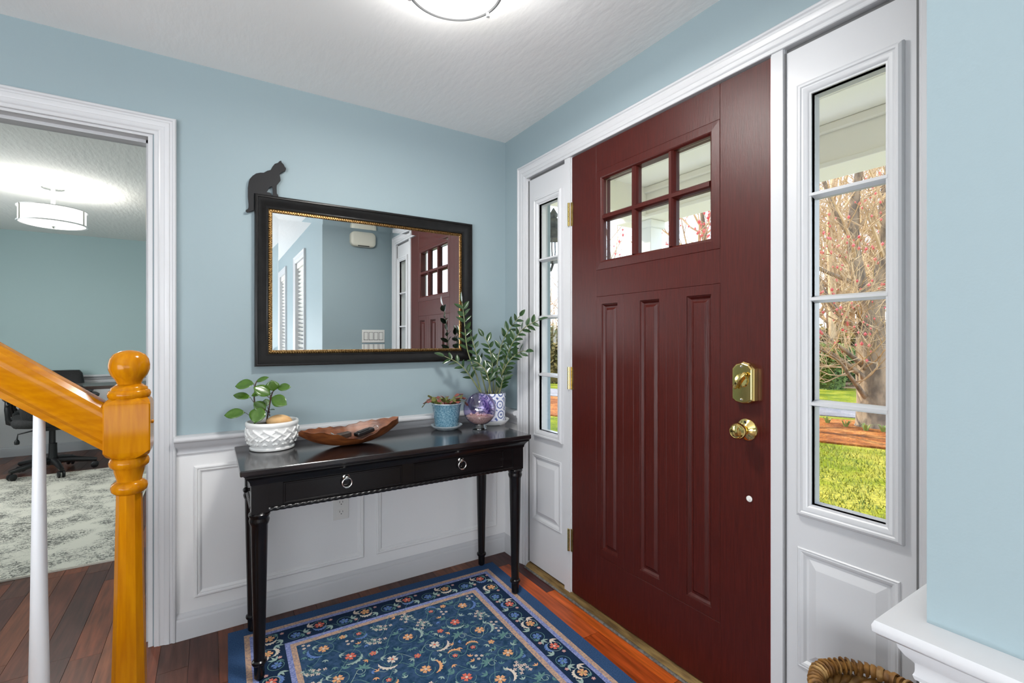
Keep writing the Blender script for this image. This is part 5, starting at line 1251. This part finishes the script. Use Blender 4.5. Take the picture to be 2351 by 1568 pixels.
# ================================================================== OUTSIDE
GZ = -0.45
def ground_mat(name, c1, c2, c3, s1, s2, bump=0.6):
    m_ = bpy.data.materials.new(name); m_.use_nodes = True; t = m_.node_tree; p_ = t.nodes['Principled BSDF']
    g = t.nodes.new('ShaderNodeNewGeometry')
    n1 = t.nodes.new('ShaderNodeTexNoise'); n1.inputs['Scale'].default_value = s1; n1.inputs['Detail'].default_value = 6; t.links.new(g.outputs['Position'], n1.inputs['Vector'])
    n2 = t.nodes.new('ShaderNodeTexNoise'); n2.inputs['Scale'].default_value = s2; n2.inputs['Detail'].default_value = 4; t.links.new(g.outputs['Position'], n2.inputs['Vector'])
    r = t.nodes.new('ShaderNodeValToRGB'); r.color_ramp.elements[0].position = 0.35; r.color_ramp.elements[0].color = c1; r.color_ramp.elements[1].position = 0.68; r.color_ramp.elements[1].color = c3
    e = r.color_ramp.elements.new(0.5); e.color = c2; t.links.new(n1.outputs[0], r.inputs[0])
    mx = t.nodes.new('ShaderNodeMix'); mx.data_type = 'RGBA'; mx.blend_type = 'MULTIPLY'; mx.inputs[0].default_value = 0.8
    r2 = t.nodes.new('ShaderNodeValToRGB'); r2.color_ramp.elements[0].position = 0.3; r2.color_ramp.elements[0].color = (0.45, 0.45, 0.4, 1); r2.color_ramp.elements[1].position = 0.65; r2.color_ramp.elements[1].color = (1.2, 1.2, 1.15, 1); t.links.new(n2.outputs[0], r2.inputs[0])
    t.links.new(r.outputs[0], mx.inputs[6]); t.links.new(r2.outputs[0], mx.inputs[7]); t.links.new(mx.outputs[2], p_.inputs['Base Color']); p_.inputs['Roughness'].default_value = 0.9; p_.inputs['Specular IOR Level'].default_value = 0.15
    b = t.nodes.new('ShaderNodeBump'); b.inputs['Strength'].default_value = bump; b.inputs['Distance'].default_value = 0.05; t.links.new(n2.outputs[0], b.inputs['Height']); t.links.new(b.outputs[0], p_.inputs['Normal'])
    return m_
MT['lawn'] = ground_mat('spring_lawn', S(84, 98, 8), S(122, 126, 14), S(168, 152, 56), 1.3, 22)
MT['mulch'] = ground_mat('bark_mulch', S(126, 68, 26), S(160, 92, 38), S(182, 118, 60), 3.0, 30)
MT['litter'] = ground_mat('leaf_litter', S(160, 116, 84), S(190, 146, 110), S(204, 166, 128), 2.0, 18)
MT['asphalt'] = ground_mat('asphalt_drive', S(122, 114, 114), S(142, 134, 132), S(160, 150, 146), 0.8, 60, 0.2)
m = MB(); m.box(0.2, 70, -40, 70, GZ - 0.3, GZ); struct('ground_lawn', m, MT['lawn'], 'sunlit green lawn outside the front door', 'lawn')
m = MB(); m.box(-0.42, 0.2, -40, YS - 0.2, GZ - 0.3, GZ); struct('ground_verge', m, MT['lawn'], 'strip of lawn beside the house', 'lawn')
def patch(name, pts, z, mat, label, cat):
    q = MB(); q.prism(pts, lambda a, b, h: (a, b, h), GZ - 0.05, GZ + z); return struct(name, q, mat, label, cat)
# strips run roughly parallel to the street; beds and drive lie across the view
NV = Vector((0.905, 0.425)); TV = Vector((-0.425, 0.905))     # away from the porch / along the street
def strip(d0, d1, w0=-30, w1=40, wob=0.25, n=40, seed=1):
    r_ = random.Random(seed); C0 = Vector((-1.425, -2.335)); near, far = [], []
    for i in range(n + 1):
        s = w0 + (w1 - w0) * i / n
        near.append(C0 + NV * (d0 + r_.uniform(-wob, wob)) + TV * s); far.append(C0 + NV * (d1 + r_.uniform(-wob, wob)) + TV * s)
    return [(p.x, p.y) for p in near] + [(p.x, p.y) for p in reversed(far)]
patch('mulch_bed', strip(9.0, 11.9, seed=2), 0.03, MT['mulch'], 'orange brown bark mulch bed around the big tree', 'mulch')
patch('driveway', strip(12.3, 14.1, wob=0.05, seed=3), 0.02, MT['asphalt'], 'pale grey asphalt drive beyond the mulch bed', 'road')
patch('leaf_litter_bed', strip(19.6, 60, seed=4), 0.03, MT['litter'], 'tan leaf litter under the far hedge', 'leaf litter')
m = MB(); m.box(1.96, 3.1, -7, 6, GZ - 0.1, GZ + 0.03); struct('bounce_slab', m, pm('pale_bounce_surface', (0.62, 0.60, 0.57, 1), 0.85, col2=(0.70, 0.68, 0.64, 1), scale=5, bump=0.2), 'unseen pale slab added to bounce light up under the porch', 'path')  # added out of view to throw neutral sunlight onto the porch ceiling
# grass tufts as stuff
rgx = random.Random(9); q = MB()
for _ in range(20000):
    d = 2.6 + 6.3 * rgx.random() ** 0.8; s = rgx.uniform(-2.2, 2.2) * (0.35 + d / 8)
    p = Vector((-1.425, -2.335)) + NV * d + TV * s
    if p.x < 3.15: continue
    h = rgx.uniform(0.025, 0.06); a = rgx.uniform(0, 6.3); w_ = 0.006
    q.add([(p.x - w_ * math.cos(a), p.y - w_ * math.sin(a), GZ), (p.x + w_ * math.cos(a), p.y + w_ * math.sin(a), GZ), (p.x + rgx.uniform(-.03, .03), p.y + rgx.uniform(-.03, .03), GZ + h)], [(0, 1, 2)])
gb = q.build('grass_blades', pm('grass_blade', S(98, 110, 12), 0.7, col2=S(160, 150, 46), scale=2.0, world_coords=True), fix=False)
tag(gb, 'short yellow green grass blades on the lawn outside', 'grass', kind='stuff')

# porch
MT['porchc'] = pm('cream_porch_paint', (0.88, 0.83, 0.72, 1), 0.6, bump=0.03, scale=60)
MT['porchw'] = pm('white_porch_paint', (0.82, 0.81, 0.77, 1), 0.5, bump=0.03, scale=60)
MT['porchf'] = pm('porch_stone_floor', (0.60, 0.56, 0.52, 1), 0.8, col2=(0.68, 0.63, 0.58, 1), scale=8, bump=0.2)
PZ = 2.44; BX = 1.60
m = MB(); m.box(0.2, 1.95, YS - 0.4, 0.75, GZ, -0.12); struct('porch_floor', m, MT['porchf'], 'stone porch floor outside the front door', 'porch floor')
pcg = thing('porch_ceiling', 'cream boarded porch ceiling seen through the door glass', 'ceiling', (0.9, -0.8, PZ), kind='structure')
for i in range(5):
    x0 = 0.16 + i * 0.36
    m = MB(); m.box(x0 + 0.004, min(x0 + 0.356, 1.95), YS - 0.6, 0.95, PZ, PZ + 0.03); m.build('ceiling_board', MT['porchc'], pcg, bevel=0.004, seg=1)
m = MB(); m.box(0.16, 1.98, YS - 0.6, 0.98, PZ + 0.03, PZ + 0.10); m.build('roof_deck', MT['porchc'], pcg)
pbm = thing('porch_beam', 'cream painted porch beam along the front of the porch ceiling', 'beam', (BX + 0.12, -0.8, 2.2), kind='structure')
m = MB(); m.box(BX, BX + 0.24, YS - 0.6, 0.72, 2.205, PZ); m.build('beam', MT['porchc'], pbm)
m = MB(); m.box(BX - 0.012, BX + 0.25, YS - 0.6, 0.73, 2.195, 2.225); m.build('beam_trim', MT['porchc'], pbm, bevel=0.004)
m = MB(); m.box(BX - 0.03, BX, YS - 0.6, 0.72, PZ - 0.05, PZ); m.build('crown_strip', MT['porchc'], pbm, bevel=0.008)
m = MB(); m.box(0.19, BX, 0.40, 0.56, 2.205, PZ); m.build('return_beam', MT['porchc'], pbm)
pcl = thing('porch_column', 'square white porch column at the corner of the porch', 'column', (1.73, 0.48, -0.12))
m = MB(); m.box(1.66, 1.80, 0.41, 0.55, -0.12, 2.195); m.build('shaft', MT['porchw'], pcl, bevel=0.004)
m = MB(); m.box(1.64, 1.82, 0.39, 0.57, 2.13, 2.195); m.build('capital', MT['porchw'], pcl, bevel=0.008)
m = MB(); m.box(1.635, 1.825, 0.385, 0.575, -0.12, 0.06); m.build('plinth', MT['porchw'], pcl, bevel=0.008)
# fluted pilaster beside the left sidelight and exterior wall cladding
pl = thing('door_pilaster', 'white fluted pilaster outside the left sidelight', 'pilaster', (0.2, -0.12, 0))
m = MB(); m.box(0.192, 0.210, -0.130, -0.03, -0.12, 2.30); m.build('pilaster_shaft', MT['porchw'], pl)
for i in range(4):
    q = MB(); q.tube([(0.211, -0.118 + i * 0.025, -0.05), (0.211, -0.118 + i * 0.025, 2.2)], 0.006, 8); q.build('flute', MT['porchw'], pl, smooth=60)
MT['siding'] = pm('white_clapboard', (0.80, 0.80, 0.77, 1), 0.6, bump=0.03, scale=50)
m = MB(); m.box(0.16, 0.19, -0.02, 4.7, -0.12, 3.2); m.box(0.16, 0.19, YS - 0.12, -1.93, -0.12, 3.2); m.box(0.16, 0.19, -1.93, -0.02, 2.12, 3.2); m.box(-0.42, 0.19, YS - 0.15, YS - 0.12, -0.3, 3.2)
struct('wall_exterior', m, MT['siding'], 'white exterior wall cladding beside the porch door', 'wall')
# wall lantern
ln = thing('porch_lantern', 'dark metal onion lantern on the porch wall beyond the left sidelight', 'lantern', (0.39, 0.06, 1.60))
MT['lant'] = pm('weathered_grey_metal', (0.10, 0.105, 0.11, 1), 0.45, metal=0.6, col2=(0.16, 0.165, 0.17, 1), scale=40)
lp = Vector((0.39, 0.06, 0.03))
m = MB(); m.lathe([(0, 1.79), (0.075, 1.79), (0.080, 1.797), (0.060, 1.812), (0.034, 1.850), (0.028, 1.865), (0.040, 1.876), (0.046, 1.895), (0.038, 1.915), (0.020, 1.928), (0.026, 1.938), (0.026, 1.952), (0.012, 1.975), (0.003, 1.99), (0, 1.992)], 24, lp); m.build('lantern_cap', MT['lant'], ln, smooth=40)
m = MB(); m.lathe([(0.055, 1.665), (0.070, 1.70), (0.075, 1.74), (0.068, 1.79)], 24, lp, cap0=False, cap1=False); m.build('lantern_glass', MT['clear'], ln, smooth=50)
for i in range(4):
    a = PI / 4 + PI / 2 * i; q = MB(); q.tube([lp + Vector((r_ * math.cos(a), r_ * math.sin(a), z)) for r_, z in ((0.057, 1.665), (0.077, 1.73), (0.070, 1.79))], 0.004, 6); q.build('cage_bar', MT['lant'], ln)
m = MB(); m.lathe([(0, 1.64), (0.03, 1.645), (0.062, 1.658), (0.062, 1.67), (0, 1.67)], 24, lp); m.build('lantern_base', MT['lant'], ln, smooth=40)
m = MB(); m.tube([(0.20, 0.06, 1.66), (0.28, 0.06, 1.62), (0.37, 0.06, 1.63), (0.39, 0.06, 1.68)], 0.009, 8); m.box(0.19, 0.205, 0.01, 0.11, 1.58, 1.74); m.build('bracket', MT['lant'], ln, smooth=40)

# ---------------------------------------------------------------- trees
MT['bark'] = pm('grey_beech_bark', S(158, 134, 104), 0.85, col2=S(100, 84, 66), scale=7, stretch=(1, 1, 0.5), bump=0.6, bscale=14, bdist=0.03)
MT['twig'] = pm('tan_twigs', S(206, 176, 134), 0.9, col2=S(160, 130, 92), scale=3)
MT['bud'] = pm('red_buds', S(196, 64, 64), 0.7, col2=S(216, 120, 110), scale=9)
def branch(mb, p, d, L, r, rnd, depth, tips, up=0.08, n=5, segs=5):
    pts = [Vector(p)]; d = Vector(d).normalized(); rad = [r]
    for i in range(segs):
        d = (d + Vector((rnd.uniform(-.22, .22), rnd.uniform(-.22, .22), rnd.uniform(-.15, .22) + up))).normalized()
        pts.append(pts[-1] + d * L / segs); rad.append(r * (1 - 0.72 * (i + 1) / segs))
    mb.tube(pts, rad, n, cap=False)
    if depth > 0:
        k = rnd.choice((3, 4, 4)) if depth > 1 else 5
        for j in range(k):
            s = 0.25 + 0.75 * (j + rnd.random()) / k; i = min(int(s * segs), segs - 1); q = pts[i].lerp(pts[i + 1], s * segs - i)
            ax = d.orthogonal().normalized(); ax.rotate(Matrix.Rotation(rnd.uniform(0, 2 * PI), 3, d)); nd = (d * rnd.uniform(0.5, 0.9) + ax * rnd.uniform(0.5, 0.9))
            branch(mb, q, nd, L * rnd.uniform(0.42, 0.68), max(rad[i] * 0.55, 0.004), rnd, depth - 1, tips, up, 4 if depth > 1 else 3, 4)
    else:
        for q in pts[1:]: tips.append(q)
MP = 8.9 / 1100.0
TB = Vector((-1.425, -2.335, 0)) + (FWD + RT * ((2006 - 1175.5) / 1100)) * 8.9; TB.z = GZ
def tp_(px, py, dd=0.0): return TB + RT * ((px - 2006) * MP) + UP * ((985 - py) * MP) + FWD * dd
tree = thing('maple_tree', 'large grey trunked tree with low branches and red buds in the mulch bed', 'tree', TB)
m = MB()
m.tube([tp_(2008, 992), tp_(2007, 975), tp_(2005, 920), tp_(2001, 850), tp_(1999, 770), tp_(1998, 705), tp_(1996, 680)], [0.36, 0.29, 0.255, 0.245, 0.225, 0.215, 0.19], 16); m.build('trunk', MT['bark'], tree, smooth=70)
rt_ = random.Random(31); tips = []
lim = [([(1992, 712), (1974, 640), (1964, 560), (1968, 470), (1982, 385), (1992, 250), (1996, 80)], 0.135, 0.05), ([(2004, 705), (2020, 640), (2030, 560), (2024, 480), (2036, 370), (2050, 220), (2060, 60)], 0.15, -0.05),
       ([(1998, 862), (1965, 838), (1925, 815), (1865, 778), (1800, 730)], 0.062, -0.3), ([(1996, 882), (1942, 848), (1865, 806), (1795, 785)], 0.058, -0.4), ([(1996, 928), (1945, 884), (1905, 858), (1862, 826), (1800, 800)], 0.05, -0.5),
       ([(1994, 790), (1965, 750), (1925, 700), (1880, 600), (1820, 500)], 0.085, 0.2), ([(1998, 765), (1960, 728), (1930, 706), (1865, 694), (1790, 700)], 0.05, -0.3), ([(2002, 745), (2035, 752), (2080, 750), (2140, 720)], 0.05, -0.3), ([(2006, 720), (2040, 690), (2090, 640), (2150, 560)], 0.09, 0.1),
       ([(1966, 560), (1930, 500), (1905, 430), (1880, 330), (1840, 200)], 0.06, 0.1), ([(1985, 660), (1950, 640), (1900, 610), (1850, 560), (1780, 470)], 0.05, 0.3), ([(2028, 560), (2060, 480), (2090, 380), (2130, 250)], 0.07, 0.2)]
lb = MB(); tb2 = MB()
for pts, r, dd in lim:
    P_ = [tp_(a, b, dd * i / 2) for i, (a, b) in enumerate(pts)]; S_ = smooth_pts(P_, 16); rad = [r * (1 - 0.75 * i / 16) for i in range(17)]
    lb.tube(S_, rad, 9)
    for j in range(10):
        i = 3 + j + (j // 4); i = min(i, 15); d = (S_[i + 1] - S_[i]).normalized(); ax = d.orthogonal().normalized(); ax.rotate(Matrix.Rotation(rt_.uniform(0, 6.28), 3, d))
        branch(tb2, S_[i], d * 0.5 + ax * 0.8 + UP * 0.25, rt_.uniform(0.7, 1.7), max(0.012, rad[i] * 0.35), rt_, 2, tips)
lb.build('limbs', MT['bark'], tree, smooth=70)
tag(tb2.build('twigs', MT['twig'], tree, fix=False), None, kind='stuff')
def buds(tips, rnd, frac, sz, parent, mat):
    q = MB()
    for t in tips:
        if rnd.random() > frac: continue
        s = sz * rnd.uniform(0.6, 1.4); c = Vector(t)
        q.add([c + Vector(v) * s for v in ((1, 0, 0), (-1, 0, 0), (0, 1, 0), (0, -1, 0), (0, 0, 1.3), (0, 0, -1.3))], [(0, 2, 4), (2, 1, 4), (1, 3, 4), (3, 0, 4), (2, 0, 5), (1, 2, 5), (3, 1, 5), (0, 3, 5)])
    tag(q.build('red_buds', mat, parent, fix=False), None, kind='stuff')
buds(tips, rt_, 0.07, 0.022, tree, MT['bud'])
# a second budding tree further left, seen through the door panes
def simple_tree(name, label, loc, h, r, rnd, depth, group=None, mat='bark', budf=0.0, nl=9):
    t = thing(name, label, 'tree', loc, group); P0 = Vector(loc)
    tr = [P0 + Vector((0, 0, -0.1)), P0 + Vector((rnd.uniform(-.1, .1), rnd.uniform(-.1, .1), h * 0.3)), P0 + Vector((rnd.uniform(-.3, .3), rnd.uniform(-.3, .3), h * 0.65)), P0 + Vector((rnd.uniform(-.5, .5), rnd.uniform(-.5, .5), h))]
    S_ = smooth_pts(tr, 12); q = MB(); rad = [r * (1 - 0.85 * i / 12) for i in range(13)]; q.tube(S_, rad, 9); q.build('trunk', MT[mat], t, smooth=70)
    q = MB(); tp2 = []
    for j in range(nl):
        i = min(11, 3 + int(j * 9 / nl)); d = Vector((math.cos(j * 2.4), math.sin(j * 2.4), 0.7))
        branch(q, S_[i], d, h * rnd.uniform(0.28, 0.42), rad[i] * 0.5, rnd, depth, tp2)
    tag(q.build('branches', MT['twig'], t, fix=False), None, kind='stuff')
    if budf: buds(tp2, rnd, budf, 0.03, t, MT['bud'])
    return t
simple_tree('budding_tree', 'red budding tree seen through the lower right door pane', (7.0, 4.05, GZ), 5.8, 0.11, random.Random(12), 3, mat='bark', budf=0.16, nl=30)
simple_tree('bare_garden_tree', 'bare tree seen through the lower left door pane', (9.0, 8.9, GZ), 5.6, 0.09, random.Random(17), 2, nl=12)
protos = [simple_tree('woodland_tree', 'bare tan woodland tree in the woods beyond the drive', (22 + i, 8 + 2 * i, GZ), 9.5 + i, 0.15 + 0.02 * i, random.Random(50 + i), 2, 'bare trees in the woods beyond the drive', 'twig', nl=14) for i in range(3)]
rw2 = random.Random(77)
for i in range(84):
    src = protos[i % 3]; r = src.copy(); COL.objects.link(r)
    d = rw2.uniform(20.5, 36); s = rw2.uniform(-0.30, 1.15) * d
    p = Vector((-1.425, -2.335)) + NV * d + TV * s * 0.8
    r.location = (p.x, p.y, GZ); r.rotation_euler = (0, 0, rw2.uniform(0, 6.28)); rat = s * 0.8 / d; k_ = rw2.uniform(0.36, 0.55) if rat > 0.10 else rw2.uniform(0.85, 1.2); r.scale = (k_, k_, k_)
    for chd in src.children:
        c = chd.copy(); COL.objects.link(c); c.parent = r
# hedge and brush: leafy mounds
def leafy(name, label, loc, sx_, sy_, sz_, n, mat, rnd, cat='shrub', lf=0.07):
    t = thing(name, label, cat, loc); c = Vector(loc); q = MB()
    for _ in range(n):
        v = Vector((rnd.gauss(0, 1), rnd.gauss(0, 1), rnd.gauss(0, 1))).normalized(); v.z = abs(v.z) if rnd.random() < 0.8 else -v.z * 0.3
        k = rnd.uniform(0.86, 1.06); e = 0.45
        v = Vector((math.copysign(abs(v.x) ** e, v.x), math.copysign(abs(v.y) ** e, v.y), math.copysign(abs(v.z) ** e, v.z)))
        p = c + Vector((v.x * sx_ * k, v.y * sy_ * k, max(0.0, v.z) * sz_ * k)); a = Vector((rnd.uniform(-1, 1), rnd.uniform(-1, 1), rnd.uniform(-1, 1))).normalized() * lf; b = a.orthogonal().normalized() * lf * 0.5
        q.add([p - a, p + b, p + a, p - b], [(0, 1, 2, 3)])
    tag(q.build('foliage', mat, t, fix=False), None, kind='stuff')
    core = MB(); core.lathe([(0.0, 0.0), (sx_ * 0.8, 0.0), (sx_ * 0.86, sz_ * 0.5), (sx_ * 0.7, sz_ * 0.82), (0, sz_ * 0.9)], 16, c); co = core.build('inner_mass', mat, t)
    return t
MT['hedge'] = pm('clipped_hedge', S(74, 92, 36), 0.8, col2=S(112, 132, 48), scale=6)
MT['brush'] = pm('dry_brush', S(132, 108, 52), 0.9, col2=S(88, 86, 38), scale=1.6)
C2 = Vector((-1.425, -2.335, 0))
def at(px, d): 
    v = C2 + (FWD + RT * ((px - 1175.5) / 1100)) * d; return (v.x, v.y, GZ)
rh = random.Random(61)
leafy('clipped_hedge', 'rounded clipped green hedge beyond the drive', at(1868, 17.0), 1.15, 1.15, 1.45, 9000, MT['hedge'], rh, lf=0.06)
for i, px in enumerate((1930, 1990, 2060, 1800, 1730, 1260, 1300)):
    leafy('brush_clump', ['olive brush clump just right of the clipped hedge', 'olive brush clump behind the maple trunk', 'olive brush clump at the right edge of the sidelight view', 'olive brush clump left of the clipped hedge', 'olive brush clump far left of the clipped hedge', 'olive brush clump seen in the left sidelight', 'olive brush clump at the right of the left sidelight'][i],
          at(px, 19.5 + (i % 3) * 1.2), 1.5, 1.5, 1.9 + 0.3 * (i % 2), 4200, MT['brush'], rh, lf=0.11)
# daffodil tufts by the trunk
MT['daff'] = pm('daffodil_leaf', S(104, 128, 44), 0.7, col2=S(160, 160, 80), scale=12)
for i, (px, d, lb_) in enumerate(((1942, 8.9, 'tuft of green daffodil leaves left of the maple trunk'), (1988, 8.5, 'tuft of green leaves at the foot of the maple trunk'), (1900, 9.3, 'small green tuft at the edge of the drive'), (2028, 8.4, 'yellow green tuft right of the maple trunk'))):
    L0 = Vector(at(px, d)); L0.z = GZ + 0.03; t = thing('leaf_tuft', lb_, 'plant', L0); q = MB()
    for _ in range(34):
        a = rh.uniform(0, 6.28); l = rh.uniform(0.08, 0.17); o1 = Vector((math.cos(a), math.sin(a), 0)); w_ = o1.cross(UP) * 0.010; p0 = L0 + o1 * 0.03
        p1 = p0 + o1 * l * 0.25 + UP * l * 0.7; p2 = p0 + o1 * l * 0.7 + UP * l * 0.75
        q.add([p0 - w_, p0 + w_, p1 + w_ * 0.8, p1 - w_ * 0.8, p2], [(0, 1, 2, 3), (3, 2, 4)])
    tag(q.build('blades', MT['daff'], t, fix=False), None, kind='stuff')
